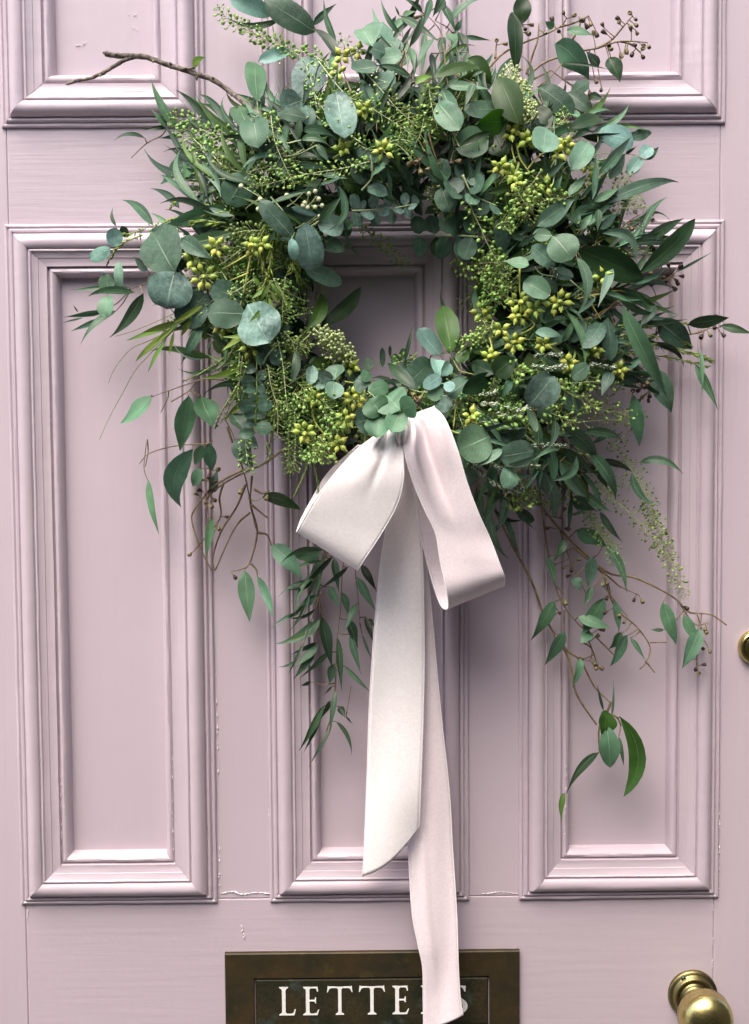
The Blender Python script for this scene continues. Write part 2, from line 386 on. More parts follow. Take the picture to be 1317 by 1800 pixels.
def moulding(x0, z0, x1, z1, sc=1.0):
    """four mitred lengths of bolection moulding and the panel they hold"""
    cs = [(x0, z0), (x1, z0), (x1, z1), (x0, z1)]
    for k in range(4):
        A, B = Vector((*cs[k], 0)), Vector((*cs[(k+1) % 4], 0))
        d = (B-A).normalized(); nrm = Vector((-d.y, d.x, 0))
        L = (B-A).length; ns = max(6, int(L/0.012))
        mb = MB(); vs = []; seed = random.uniform(0, 50)
        for j in range(ns+1):
            u = j/ns
            for t, h in PROF:
                t_ = t/1000*sc; lo = t_+0.00012; hi = L-t_-0.00012
                s_ = lo + (hi-lo)*u
                p = A + d*s_ + nrm*t_
                hh = h/1000 + 0.00050*noise.noise((s_*20+seed, t_*90, seed)) + 0.00034*noise.noise((s_*75+seed, t_*260, seed*2))
                off = 0.00025*noise.noise((s_*30+seed, t_*150, 9+seed))
                vs.append((p.x+nrm.x*off, -hh, p.y+nrm.y*off))
        q = len(PROF); fs = [(j*q+i, (j+1)*q+i, (j+1)*q+i+1, j*q+i+1) for j in range(ns) for i in range(q-1)]
        mb.add(vs, fs)
        mb.build('moulding', M['paint_m'], door, sharp=38)
    # panel, set back, with soft paint fillet at its edge
    w_ = PW*sc - 0.0008
    a0, b0, a1, b1 = x0+w_, z0+w_, x1-w_, z1-w_
    nx, nz = max(4, int((a1-a0)/0.008)), max(4, int((b1-b0)/0.008))
    mb = MB(); vs = []
    for j in range(nz+1):
        for i in range(nx+1):
            x = a0+(a1-a0)*i/nx; z = b0+(b1-b0)*j/nz
            vs.append((x, 0.0078+0.0005*noise.noise((x*8, 1.7, z*8))+0.00012*noise.noise((x*60, 5, z*60)), z))
    mb.add(vs, [(j*(nx+1)+i, j*(nx+1)+i+1, (j+1)*(nx+1)+i+1, (j+1)*(nx+1)+i) for j in range(nz) for i in range(nx)])
    mb.build('panel', M['paint_p'], door)
for c in range(3):
    moulding(X[2*c], ZB, X[2*c+1], ZT)
    moulding(X[2*c], ZU, X[2*c+1], ZTOP)

# cracked filler and flaking paint along joints, and highlight dots on quirks: little ragged ridges
def ragged_ridge(pts, wpx, n, name='flakes_and_glints', gap=0.0, mat='chip_glint', hgt=0.0007, dep=0.0):
    mb = MB()
    pts = crom([(x, y) for x, y in pts], n)
    last = None
    for i in range(n-1):
        if random.random() < gap: continue
        (x0, y0), (x1, y1) = pts[i], pts[i+1]
        j = lambda: random.uniform(-.5, .5)*wpx
        r = wpx*PXM*random.uniform(0.25, 0.6)
        p0, p1 = P(x0+j(), y0, dep+0.0003), P(x1+j(), y1, dep+0.0003)
        mb.tube([p0, (p0+p1)/2+Vector((0, -random.uniform(0, hgt), 0)), p1], [r*0.4, r, r*0.4], 5)
    if mb.v: mb.build(name, M[mat], door, stuff=True)
ragged_ridge([(389, 1571), (410, 1567), (425, 1572), (450, 1569), (474, 1571)], 3.2, 16)
ragged_ridge([(826, 1568), (850, 1571), (880, 1568), (911, 1571)], 2.2, 14, gap=0.25)
ragged_ridge([(1262, 1040), (1263, 1200), (1264, 1400), (1264, 1500), (1263, 1572)], 2.6, 70, gap=0.45)
ragged_ridge([(378, 1100), (383, 1300), (385, 1450), (386, 1565)], 1.8, 60, gap=0.62)
ragged_ridge([(473, 1090), (474, 1300), (473, 1450)], 1.5, 50, gap=0.7)
ragged_ridge([(1254, 1590), (1254, 1650), (1252, 1700)], 1.6, 24, gap=0.5)
ragged_ridge([(1258, 400), (1262, 600), (1262, 900)], 1.4, 60, gap=0.75)
ragged_ridge([(107, 1360), (108, 1440), (109, 1497)], 1.1, 30, gap=.65, dep=.0045)  # pale dots standing in for highlights along the moulding quirk
ragged_ridge([(303, 1330), (304, 1420), (305, 1494)], 1.1, 34, gap=.6, dep=.0045)  # highlight dots again, modelled on the facing quirk
ragged_ridge([(996, 1300), (995, 1400), (993, 1470)], 1.3, 30, gap=.6, dep=.0045)
for bx, by, h in ((424, 1632, 12), (428, 1645, 8), (47, 1606, 14), (988, 1560, 0)):
    if h: ragged_ridge([(bx, by-h/2), (bx+3, by), (bx, by+h/2)], 1.8, 6)
for x0, y0, x1, y1 in ((225, 25, 243, 24), (233, 47, 242, 53), (133, 80, 152, 74), (964, 1350, 985, 1352), (965, 1363, 975, 1368), (945, 1390, 968, 1380), (1030, 1487, 1015, 1487)):
    ragged_ridge([(x0, y0), ((x0+x1)/2, (y0+y1)/2+2), (x1, y1)], 1.5, 7, gap=0.2, dep=-0.0074 if y0 < 100 else 0.0)

# ---- letter plate
def brass_mat(name, col, col2, rough, metal=1.0, scale=25, patina=None, bump=0.15):
    mt, n, b, l = newmat(name)
    geo = N(n, 'ShaderNodeNewGeometry')
    n1 = N(n, 'ShaderNodeTexNoise', i_Scale=scale, i_Detail=6.0, i_Roughness=0.65); l.new(geo.outputs['Position'], n1.inputs[0])
    n2 = N(n, 'ShaderNodeTexNoise', i_Scale=scale*9, i_Detail=4.0); l.new(geo.outputs['Position'], n2.inputs[0])
    c = mixc(n, l, ramp(n, l, n1.outputs[0], 0.36, 0.64), col, col2)
    if patina:
        n3 = N(n, 'ShaderNodeTexNoise', i_Scale=scale*1.7, i_Detail=5.0); l.new(geo.outputs['Position'], n3.inputs[0])
        c = mixc(n, l, ramp(n, l, n3.outputs[0], 0.58, 0.74), c, patina)
    c = mixc(n, l, ramp(n, l, n2.outputs[0], 0.3, 0.9), c, tuple(q*0.55 for q in col))
    l.new(c, b.inputs['Base Color']); b.inputs['Metallic'].default_value = metal
    rr = n.nodes.new('ShaderNodeMapRange'); l.new(n1.outputs[0], rr.inputs[0]); rr.inputs[3].default_value = rough*0.75; rr.inputs[4].default_value = rough*1.3
    l.new(rr.outputs[0], b.inputs['Roughness'])
    bp = N(n, 'ShaderNodeBump', i_Strength=bump, i_Distance=0.0005); l.new(n2.outputs[0], bp.inputs['Height']); l.new(bp.outputs[0], b.inputs['Normal'])
    return mt
M['tarnish'] = brass_mat('tarnished_brass', (0.082, 0.052, 0.020), (0.020, 0.027, 0.014), 0.5, 0.4, 24, (0.125, 0.088, 0.028), bump=.4)
M['flapm'] = brass_mat('tarnished_brass_flap', (0.026, 0.031, 0.016), (0.072, 0.050, 0.020), 0.5, 0.4, 30, (0.085, 0.12, 0.105), bump=.4)
M['brass'] = brass_mat('worn_brass', (0.72, 0.60, 0.25), (0.58, 0.49, 0.19), 0.25, 1.0, 40)
M['brassdk'] = brass_mat('dull_brass', (0.34, 0.28, 0.12), (0.19, 0.18, 0.09), 0.36, 1.0, 40)
M['steel'] = brass_mat('neck_metal', (0.22, 0.24, 0.22), (0.12, 0.13, 0.12), 0.3, 1.0, 60)
M['letter'] = plain_mat('letter_white', (0.80, 0.79, 0.75), 0.55, 0.05)
px0, px1 = P(397, 1740).x, P(912.5, 1740).x
pz1 = P(655, 1670).z; pz0 = pz1 - 0.104
def bevel_plate(mb, x0, z0, x1, z1, ya, yb, bev, steps=2, mi=0):
    """raised slab from y=ya out to y=yb (towards the viewer) with eased front edge"""
    rings = [(0, ya)] + [(bev*(1-math.cos(a)), yb+bev*(1-math.sin(a))) for a in [math.pi/2*i/steps for i in range(steps+1)]]
    vs = []
    for ins, y in rings:
        vs += [(x0+ins, y, z0+ins), (x1-ins, y, z0+ins), (x1-ins, y, z1-ins), (x0+ins, y, z1-ins)]
    fs = [(i*4+k, i*4+(k+1) % 4, (i+1)*4+(k+1) % 4, (i+1)*4+k) for i in range(len(rings)-1) for k in range(4)]
    e = (len(rings)-1)*4; fs.append((e, e+1, e+2, e+3))
    mb.add(vs, fs, mi=mi)
fx0, fx1, fz1 = P(448, 1740).x, P(860, 1740).x, P(655, 1714.5).z
fz0 = fz1 - 0.052
mb = MB()
for a, b_, c_, d_ in ((px0, pz0, fx0, pz1), (fx1, pz0, px1, pz1), (fx0+0.0002, fz1, fx1-0.0002, pz1), (fx0+0.0002, pz0, fx1-0.0002, fz0)):
    pass
# frame ring: outer rectangle with a rectangular opening
O = [(px0, pz0), (px1, pz0), (px1, pz1), (px0, pz1)]; I_ = [(fx0, fz0), (fx1, fz0), (fx1, fz1), (fx0, fz1)]
def ins(r, e): return [(r[0][0]+e, r[0][1]+e), (r[1][0]-e, r[1][1]+e), (r[2][0]-e, r[2][1]-e), (r[3][0]+e, r[3][1]-e)]
rings = [(O, 0.0), (O, -0.0042), (ins(O, 0.0008), -0.005), (ins(I_, -0.0010), -0.005), (ins(I_, 0.0), -0.0044), (I_, 0.0012)]
vs = []
for r, y in rings: vs += [(x, y, z) for x, z in r]
mb.add(vs, [(i*4+k, i*4+(k+1) % 4, (i+1)*4+(k+1) % 4, (i+1)*4+k) for i in range(len(rings)-1) for k in range(4)])
plate = mb.build('letter_plate', M['tarnish'], door, smooth=False)
mb = MB(); bevel_plate(mb, fx0+0.0011, fz0+0.0011, fx1-0.0011, fz1-0.0012, 0.0, -0.0036, 0.0026, 4)
mb.build('flap', M['flapm'], plate, smooth=False)
# capital letters with serifs, unit cap height, (outline polygons)
def stem(x, w, y0=0, y1=1, s=0.09, h=0.045):
    return [(x-s, y0), (x+w+s, y0), (x+w+s, y0+h*.6), (x+w+.02, y0+h*1.6), (x+w, y0+.12), (x+w, y1-.12), (x+w+.02, y1-h*1.6), (x+w+s, y1-h*.6), (x+w+s, y1),
            (x-s, y1), (x-s, y1-h*.6), (x-.02, y1-h*1.6), (x, y1-.12), (x, y0+.12), (x-.02, y0+h*1.6), (x-s, y0+h*.6)]
def arc(cx, cy, rx, ry, a0, a1, n=14):
    return [(cx+rx*math.cos(math.radians(a0+(a1-a0)*i/n)), cy+ry*math.sin(math.radians(a0+(a1-a0)*i/n))) for i in range(n+1)]
GLY = {
 'L': ([stem(.09, .12), [(.2, 0), (.50, 0), (.545, .21), (.515, .21), (.46, .075), (.40, .05), (.2, .05)]], .60),
 'E': ([stem(.09, .12), [(.2, 0), (.47, 0), (.525, .19), (.495, .19), (.44, .07), (.38, .05), (.2, .05)],
        [(.2, .95), (.38, .95), (.43, .93), (.465, .83), (.495, .83), (.48, 1), (.2, 1)],
        [(.2, .485), (.37, .485), (.40, .42), (.425, .42), (.425, .62), (.40, .62), (.37, .535), (.2, .535)]], .58),
 'T': ([stem(.37, .12, 0, 1), [(.0, 1.03), (-.03, .80), (0, .80), (.06, .92), (.14, .95), (.72, .95), (.80, .92), (.86, .80), (.89, .80), (.86, 1.03), (.82, 1.0), (.04, 1.0)]], .90),
 'R': ([stem(.09, .12), [(.2, 1)] + arc(.33, .745, .235, .255, 90, -90) + [(.2, .49), (.2, .535)] + arc(.31, .745, .13, .205, -90, 90) + [(.2, .95)],
        [(.28, .50), (.40, .50), (.66, .06), (.76, .0), (.60, .0), (.52, .07)]], .78),
 'S': ([[(.46, .97), (.45, .78), (.42, .78)] + arc(.27, .76, .15, .19, 20, 180, 10) + arc(.29, .73, .17, .13, 180, 250, 6) + [(.34, .55)] + arc(.27, .26, .235, .27, 55, -90, 12)
        + [(.05, .05), (.03, .26), (.065, .26)] + arc(.25, .24, .17, .19, 200, 280, 8) + arc(.25, .24, .13, .18, 280, 400, 10) + [(.24, .46)] + arc(.25, .73, .205, .26, 235, 90, 12) + [(.38, .98)]], .52),
}
cap = (P(560, 1730.5).z - P(560, 1780).z)
zb = P(560, 1780.5).z
for ch, pl, pr in (('L', 491, 520), ('E', 533, 561), ('T', 575, 620), ('T', 631, 677), ('E', 690, 719), ('R', 740, 776), ('S', 790, 822)):
    polys, wd = GLY[ch]; xl, xr = P(pl, 1755, .004).x, P(pr, 1755, .004).x
    pts = [q for p_ in polys for q in p_]; gx0, gx1 = min(q[0] for q in pts), max(q[0] for q in pts)
    sx = (xr-xl)/(gx1-gx0)
    bm = bmesh.new()
    for pi_, p_ in enumerate(polys):
        k = 1e-5*pi_
        f0 = [bm.verts.new((xl+(x-gx0)*sx, -0.00405-k, zb+y*cap)) for x, y in p_]
        b0 = [bm.verts.new((v.co.x, -0.0036, v.co.z)) for v in f0]
        ed = [bm.edges.new((f0[i], f0[(i+1) % len(f0)])) for i in range(len(f0))]
        bmesh.ops.triangle_fill(bm, edges=ed, use_beauty=True)
        for i in range(len(f0)):
            j = (i+1) % len(f0); bm.faces.new((f0[i], f0[j], b0[j], b0[i]))
    org = Vector(((xl+xr)/2, -0.004, zb+cap/2))
    for v in bm.verts: v.co -= org
    bmesh.ops.recalc_face_normals(bm, faces=bm.faces)
    me = bpy.data.meshes.new('letter'); bm.to_mesh(me); bm.free(); me.materials.append(M['letter'])
    link('letter', me, plate, org)

# ---- knob
kc = P(1219, 1750, 0.004); kz = Vector((kc.x, 0, kc.z)); AX = (0, -1, 0)
u = PXM
mb = MB(); mb.lathe(kz, AX, [(0, 44.5*u), (0.0025, 44.5*u), (0.004, 43*u), (0.0045, 39*u), (0.0052, 37*u), (0.0085, 35.5*u), (0.0095, 33.5*u), (0.0095, 30*u), (0.008, 28.5*u), (0.008, 25*u), (0.011, 24*u), (0.0135, 21*u), (0.0138, 8*u)], 56)
kn = mb.build('door_knob', M['brassdk'], door)
mb = MB(); mb.lathe(kz, AX, [(0.0125, 20.5*u), (0.016, 20*u), (0.0175, 18*u), (0.024, 17*u), (0.028, 18*u), (0.033, 21*u)], 40)
mb.build('neck', M['steel'], kn)
mb = MB(); rr = 49.5*u
prof = [(0.030, 20*u), (0.0315, 30*u), (0.034, 40*u)]
mb.lathe(kz, AX, prof, 60)
n_ = 120; vs = []; fs = []
for r_i, (t, r_) in enumerate([(0.034, 40*u), (0.0365, 46*u), (0.0385, 47*u), (0.0415, 47*u), (0.0425, 46*u)]):
    for k in range(n_):
        a = 2*math.pi*k/n_; q = r_*(1.0 if k % 2 or r_i in (0, 4) else 0.972)
        vs.append(kz+Vector((math.cos(a)*q, -t, math.sin(a)*q)))
fs = [(i*n_+k, i*n_+(k+1) % n_, (i+1)*n_+(k+1) % n_, (i+1)*n_+k) for i in range(4) for k in range(n_)]
mb.add(vs, fs)
mb.lathe(kz, AX, [(0.0425, 46*u), (0.0435, 46.6*u)] + [(0.046+0.0195*math.sin(R_(a)), 47*u*math.cos(R_(a))) for a in range(0, 91, 6)], 64)
mb.build('knob', M['brass'], kn)
sc_ = P(1202, 1720.5, 0.006)
mb = MB(); mb.lathe((sc_.x, -0.004, sc_.z), AX, [(0, 4.4*u), (0.0022, 4.4*u), (0.0030, 3.4*u), (0.0030, 1.6*u), (0.0024, 1.5*u), (0.0022, 0)], 16)
mb.build('screw', M['steel'], kn)

# ---- cylinder lock at the right edge
lc = P(1327, 1137); lk = Vector((lc.x, 0, lc.z))
mb = MB(); mb.lathe(lk, AX, [(0, 31*u), (0.003, 31*u), (0.006, 29.5*u), (0.0075, 26.5*u), (0.0072, 24.5*u), (0.005, 23*u), (0.0045, 22.8*u)], 48)
lock = mb.build('door_lock', M['brass'], door)
mb = MB(); mb.lathe(lk, AX, [(0.004, 22*u), (0.0052, 22*u), (0.0058, 20*u), (0.0058, 0.1*u)], 40)
mb.build('lock_cylinder', M['brassdk'], lock)
# ------------------------------------------------------------------ the wreath
ZOOM = {'A': (100, 0, .30372), 'B': (400, 0, .34169), 'C': (800, 0, .39256), 'D': (100, 400, .34169), 'E': (450, 400, .34169),
        'F': (800, 400, .39256), 'G': (200, 750, .37965), 'H': (780, 750, .40774), 'I': (330, 150, .22779), 'J': (340, 480, .22779),
        'K': (560, 0, .22779), 'M': (800, 180, .22779), 'N': (790, 450, .23538), 'Q': (810, 680, .28094), 'W': (0, 0, 1)}
RCX, RCY, RR = 697.0, 525.0, 268.0
def env(px, py):
    """how far the front of the wreath stands off the door (mm)"""
    r = math.hypot(px-RCX, (py-RCY)*1.0); s_ = (r-RR)/(140 if r < RR else 200)
    return 38 + 72*math.sqrt(max(0.0, 1-s_*s_)) if abs(s_) < 1 else 38
wc = P(RCX, RCY, 0.05)
wreath = thing('wreath', 'large round wreath of mixed eucalyptus leaves, buds and green foliage hung on the pink door', 'wreath', (wc.x, -0.05, wc.z))
W = wreath
def dist_seg(p, a, b):
    ax, ay = a; bx, by = b; dx, dy = bx-ax, by-ay; L = dx*dx+dy*dy
    t = 0 if L == 0 else max(0, min(1, ((p[0]-ax)*dx+(p[1]-ay)*dy)/L))
    q = (ax+dx*t, ay+dy*t); return math.hypot(p[0]-q[0], p[1]-q[1]), q
LNAME = {'R': 'round_leaf', 'N': 'narrow_leaf', 'O': 'oval_leaf', 'G': 'glossy_leaf', 'S': 'fern_leaf', 'B': 'small_round_leaf'}
LDEF = {'R': 'b', 'N': 'n', 'O': 'o', 'G': 'g', 'S': 'y', 'B': 'b'}
def width_at(kind, v):
    if kind == 'R': return max(0.0, (1-(2*v-1)**2))**0.52*(0.92+0.16*v)
    if kind == 'B': return max(0.0, (1-(2*v-1)**2))**0.5
    if kind == 'O': return (math.sin(math.pi*v**0.76)**0.95)*(1-0.15*v)*1.02
    if kind == 'G': return (math.sin(math.pi*v**0.95)**0.72)
    if kind == 'S': return math.sin(math.pi*v**0.8)**0.9
    return 0.90*(math.sin(math.pi*v**0.64)**1.22)*(1-0.08*v)
def leaf_geo(base, tip, width, kind, side=0.0, arch=0.0, roll=0.0, fold=0.15, wav=0.04, seed=0.0, nl=10, twist=0.0, view=Vector((0, -1, 0))):
    """curved blade: base and tip in space, side = sideways bow in the picture plane, arch = bow towards the viewer (fractions of length)"""
    base, tip = Vector(base), Vector(tip); d = tip-base; L = max(d.length, 1e-5)
    sd = d.cross(view)
    if sd.length < 1e-6: sd = Vector((1, 0, 0))
    sd = sd.normalized(); up = sd.cross(d).normalized()
    if up.dot(view) < 0: up = -up
    mid = (base+tip)/2 + sd*(side*2*L) + up*(arch*2*L)
    nt_ = max(0.05, abs(side))
    vs, uvs, fs = [], [], []
    us = (-1.0, -0.5, 0.0, 0.5, 1.0)
    for i in range(nl+1):
        v = i/nl; t = v
        p = base*(1-t)**2 + mid*2*t*(1-t) + tip*t*t
        tg = ((mid-base)*(1-t) + (tip-mid)*t).normalized()
        b_ = tg.cross(up)
        if b_.length < 1e-6: b_ = sd.copy()
        b_.normalize(); n_ = b_.cross(tg).normalized()
        if n_.dot(view) < 0: n_ = -n_; b_ = -b_
        a = roll + twist*(v-0.4)
        b2 = b_*math.cos(a) + n_*math.sin(a); n2 = n_*math.cos(a) - b_*math.sin(a)
        w_ = width/2*max(width_at(kind, v), 0.03)
        for u_ in us:
            off = fold*abs(u_)*w_ + wav*width*noise.noise((seed+u_*1.3, v*3.2, seed*1.7))
            wob = 1 + 0.05*noise.noise((seed*3+u_, v*6, 1.0))
            vs.append(p + b2*(u_*w_*wob) + n2*off); uvs.append((0.5+0.5*u_, v))
    for i in range(nl):
        for k in range(4):
            a = i*5+k; fs.append((a, a+1, a+6, a+5))
    return vs, fs, uvs
COUNT = {}
def make_leaf(code, base, tip, wid, parent, side=0, arch=None, roll=None, rnd=random, name=None):
    kind, colr = code[0], code[1]
    if wid > 0.021 and roll is None: roll = rnd.uniform(-0.22, 0.22); arch = rnd.uniform(0.03, 0.11) if arch is None else arch
    if kind == 'R' and roll is None: roll = rnd.uniform(-0.5, 0.5)
    arch = (rnd.uniform(-0.08, 0.17) if kind == 'R' else rnd.uniform(0.0, 0.13)) if arch is None else arch
    roll = rnd.uniform(-0.7, 0.7) if roll is None else roll
    L = (Vector(tip)-Vector(base)).length
    vs, fs, uvs = leaf_geo(base, tip, wid/max(0.6, math.cos(roll)), kind, side, arch, roll,
                           {'R': rnd.uniform(-0.12, 0.42), 'B': 0.15, 'O': rnd.uniform(0.1, 0.3), 'G': rnd.uniform(0.12, 0.3), 'S': 0.25, 'N': rnd.uniform(0.15, 0.4)}[kind],
                           {'R': 0.08, 'O': 0.08, 'G': 0.09}.get(kind, 0.06), rnd.uniform(0, 90), 10 if L > 0.02 else 7, rnd.uniform(-0.7, 0.7) if kind in 'NO' else rnd.uniform(-0.3, 0.3))
    mb = MB(); mb.add(vs, fs, uvs)
    COUNT[kind] = COUNT.get(kind, 0)+1
    return mb.build(name or LNAME[kind], LM[colr], parent, origin=base)

STEMCOL = {'bare_twig': 'bark', 'seeded_sprig': 'stem_brown', 'willow_sprig': 'stem_brown', 'laurel_sprig': 'stem_green', 'eucalyptus_sprig': 'stem_pale', 'fern_sprig': 'stem_green', 'leafy_sprig': 'stem_green'}
def sprig_stem(name, paths, wpx, dz, reg, mat, taper=0.45):
    ox, oy, sc = ZOOM[reg]; mb = MB(); wp = []
    for path in paths:
        pts = [(ox+x*sc, oy+y*sc) for x, y in path]; wp.append(pts)
        n = max(6, int(sum(math.dist(a, b) for a, b in zip(pts, pts[1:]))/9)+2)
        cp = crom(pts, n); r0 = wpx*PXM/2; sd = random.uniform(0, 90)
        sp, rd = [], []
        for i, (x, y) in enumerate(cp):
            t = i/(n-1)
            e = env(x, y)+dz-8 + 3.0*noise.noise((t*4, sd, 0))
            sp.append(P(x, y, max(e, 19)/1000)); rd.append(r0*(1-taper*t)*(1+0.18*noise.noise((t*n*0.7, sd, 3))))
        mb.tube(sp, rd, 6)
    return mb, wp

def author(text):
    """one block per sprig: '@name region width dz ; x,y x,y / x,y x,y' then a leaf per line: code bx by tx ty width [dz] [bow%] [roll deg]"""
    cur = None; blocks = []
    for ln in text.strip().splitlines():
        ln = ln.strip()
        if not ln: continue
        if ln[0] == '@':
            h, _, pth = ln[1:].partition(';'); hp = h.split()
            paths = [[tuple(float(q) for q in pt.split(',')) for pt in seg.split()] for seg in pth.split('/') if seg.strip()]
            cur = [hp[0], hp[1], float(hp[2]), float(hp[3]), paths, []]; blocks.append(cur)
        else: cur[5].append(ln.replace(',', ' ').split())
    for name, reg, wpx, dz, paths, lv in blocks:
        ox, oy, sc = ZOOM[reg]
        own = []
        for q in lv:
            f = [float(x) for x in q[1:]]; f += [0]*(8-len(f)) if len(f) < 8 else []
            own.append((q[0] if len(q[0]) == 2 else q[0]+LDEF[q[0]], ox+f[0]*sc, oy+f[1]*sc, ox+f[2]*sc, oy+f[3]*sc, f[4]*sc, f[5], f[6]/100, (f[7] if len(q) > 8 else None)))
        if not paths:                                     # the stem comes out of the ring behind its leaves
            bx = sum(o[1] for o in own)/len(own); by = sum(o[2] for o in own)/len(own)
            a = math.atan2(by-RCY, bx-RCX); qx, qy = RCX+RR*math.cos(a+.12), RCY+RR*math.sin(a+.12)
            if math.hypot(bx-qx, by-qy) < 25: qx, qy = bx+22, by+28
            mb, wp = sprig_stem(name, [[(qx, qy), ((bx+qx)/2+4, (by+qy)/2-4), (bx, by)]], wpx, dz-12, 'W', None)
        else:
            mb, wp = sprig_stem(name, paths, wpx, dz, reg, None)
        smat = M[STEMCOL.get(name, 'stem_green')]
        for o in own:                                     # petioles
            best = min((dist_seg((o[1], o[2]), a, b) for pts in wp for a, b in zip(pts, pts[1:])), key=lambda t: t[0])
            d_, q = best; 
            if 2 < d_ < 70:
                e1 = env(o[1], o[2])+dz+o[6]-2; e0 = env(*q)+dz-9
                mx, my = (o[1]*.5+q[0]*.5), (o[2]*.5+q[1]*.5)+min(4, d_*.1)
                mb.tube([P(q[0], q[1], max(e0, 19)/1000), P(mx, my, max((e0+e1)/2, 19)/1000), P(o[1], o[2], max(e1, 20)/1000)], [PXM*1.3, PXM*1.0, PXM*0.9], 5, caps=False)
        root = mb.build(name, smat, W)
        for code, bx, by, tx, ty, wd, lz, side, roll in own:
            eb = env(bx, by)+dz+lz-2; et = env(tx, ty)+dz+lz+random.uniform(-5, 9)+(4 if ty > by else -3)
            L = math.hypot(tx-bx, ty-by)
            et = max(min(et, eb+L*0.35), eb-L*0.45, 21); eb = max(eb, 21)
            make_leaf(code, P(bx, by, eb/1000), P(tx, ty, et/1000), wd*PXM*0.97, root, side, None, None if roll is None else R_(roll))
    return blocks

# --- buds in star clusters
def bud_mesh():
    mb = MB(); r = 1.0
    mb.lathe((0, 0, 0), (0, 0, 1), [(0, .12), (.2, .2), (.45, .48), (.80, .70), (1.18, .77), (1.45, .74), (1.56, .64), (1.62, .65), (1.85, .42), (2.2, .17), (2.6, .04)], 8)
    me_o = mb.build('bud', M['bud'], None, origin=(0, 0, 0)); me = me_o.data
    bpy.data.objects.remove(me_o); return me
BUD = bud_mesh()
def place(name, me, parent, loc, ax, scale, spin=0.0):
    o = link(name, me, parent, loc)
    o.rotation_mode = 'QUATERNION'
    o.rotation_quaternion = Vector(ax).normalized().to_track_quat('Z', 'Y') @ Matrix.Rotation(spin, 3, 'Z').to_quaternion()
    o.scale = (scale, scale, scale); return o
def bud_cluster(reg, x, y, rpx, dz=4, n=None, stemto=None):
    ox, oy, sc = ZOOM[reg]; x, y, rpx = ox+x*sc, oy+y*sc, rpx*sc
    n = n or int(max(4, min(9, rpx/2.8)))
    e = env(x, y)+dz; c = P(x, y, max(e-5, 22)/1000); s_ = PXM*10.4
    mb = MB()
    if stemto: qx, qy = ox+stemto[0]*sc, oy+stemto[1]*sc
    else:
        a = random.uniform(0, 6.28); qx, qy = x+24*math.cos(a), y+24*math.sin(a)
    mb.tube([P(qx, qy, max(env(qx, qy)+dz-14, 20)/1000), P((x+qx)/2+3, (y+qy)/2+2, max(e-10, 20)/1000), c], [PXM*2.3, PXM*2.0, PXM*1.6], 6)
    dirs = []
    a0 = random.uniform(0, 6.28)
    for k in range(n):
        if k == n-1 and n > 5: d = Vector((random.uniform(-.3, .3), -1, random.uniform(-.3, .3)))
        else:
            a = a0+2*math.pi*k/(n-(1 if n > 5 else 0))+random.uniform(-.22, .22); tl = random.uniform(0.1, 0.75)
            d = Vector((math.cos(a), -tl, math.sin(a)))
        dirs.append(d.normalized())
    Lr = rpx*PXM
    for d in dirs: mb.tube([c, c+d*max(0.002, Lr-2.3*s_*0.62)], PXM*0.9, 5, caps=False)
    root = mb.build('bud_cluster', M['stem_green'], W)
    for d in dirs:
        k = s_*0.62*random.uniform(0.85, 1.12)
        place('bud', BUD, root, c+d*max(0.0015, Lr-2.45*k), d, k)
# --- gum nuts
def nut_mesh():
    mb = MB()
    mb.lathe((0, 0, 0), (0, 0, 1), [(0, .10), (.3, .22), (.7, .42), (1.1, .52), (1.4, .50), (1.55, .44), (1.56, .30), (1.40, .24), (1.36, .02)], 8)
    o = mb.build('gum_nut', M['nut'], None, origin=(0, 0, 0)); me = o.data; bpy.data.objects.remove(o); return me
NUT = nut_mesh()
NUTD = NUT.copy(); NUTD.materials.clear(); NUTD.materials.append(M['nutdk'])
def nut_sprig(reg, paths, nuts, wpx=3.0, dz=0, dark=0.25, size=7.0):
    """branching twig with gum nuts; every nut is tied to the nearest twig by a stalk"""
    ox, oy, sc = ZOOM[reg]
    mb, wp = sprig_stem('seeded_sprig', paths, wpx*1.25, dz, reg, None, 0.5)
    N_ = [(ox+x*sc, oy+y*sc) for x, y in nuts]; info = []
    for x, y in N_:
        d_, q = min((dist_seg((x, y), a, b) for pts in wp for a, b in zip(pts, pts[1:])), key=lambda t: t[0])
        e0 = max(env(*q)+dz-8, 19); e1 = max(e0+random.uniform(-3, 4), 20)
        p0, p1 = P(q[0], q[1], e0/1000), P(x, y, e1/1000)
        if (p1-p0).length < 0.003: p1 = p0+Vector((random.uniform(-.003, .003), -.003, -.003))
        mb.tube([p0, (p0+p1)/2+Vector((0, -.001, -.0006)), p1], [PXM*1.0, PXM*0.8, PXM*0.8], 5, caps=False)
        info.append((p1, p1-p0))
    root = mb.build('seeded_sprig', M['stem_brown'], W)
    for p1, d in info:
        d = d.normalized()+Vector((random.uniform(-.3, .3), random.uniform(-.5, .1), random.uniform(-.4, .2)))
        place('gum_nut', NUTD if random.random() < dark else NUT, root, p1, d, PXM*size*random.uniform(0.8, 1.15))
def nut_branches(reg, paths, nuts, *a):
    sets = [[] for _ in paths]
    for q in nuts:
        k = min(range(len(paths)), key=lambda i: min(dist_seg(q, u_, v_)[0] for u_, v_ in zip(paths[i], paths[i][1:])))
        sets[k].append(q)
    for p_, s_ in zip(paths, sets):
        if s_: nut_sprig(reg, [p_], s_, *a)
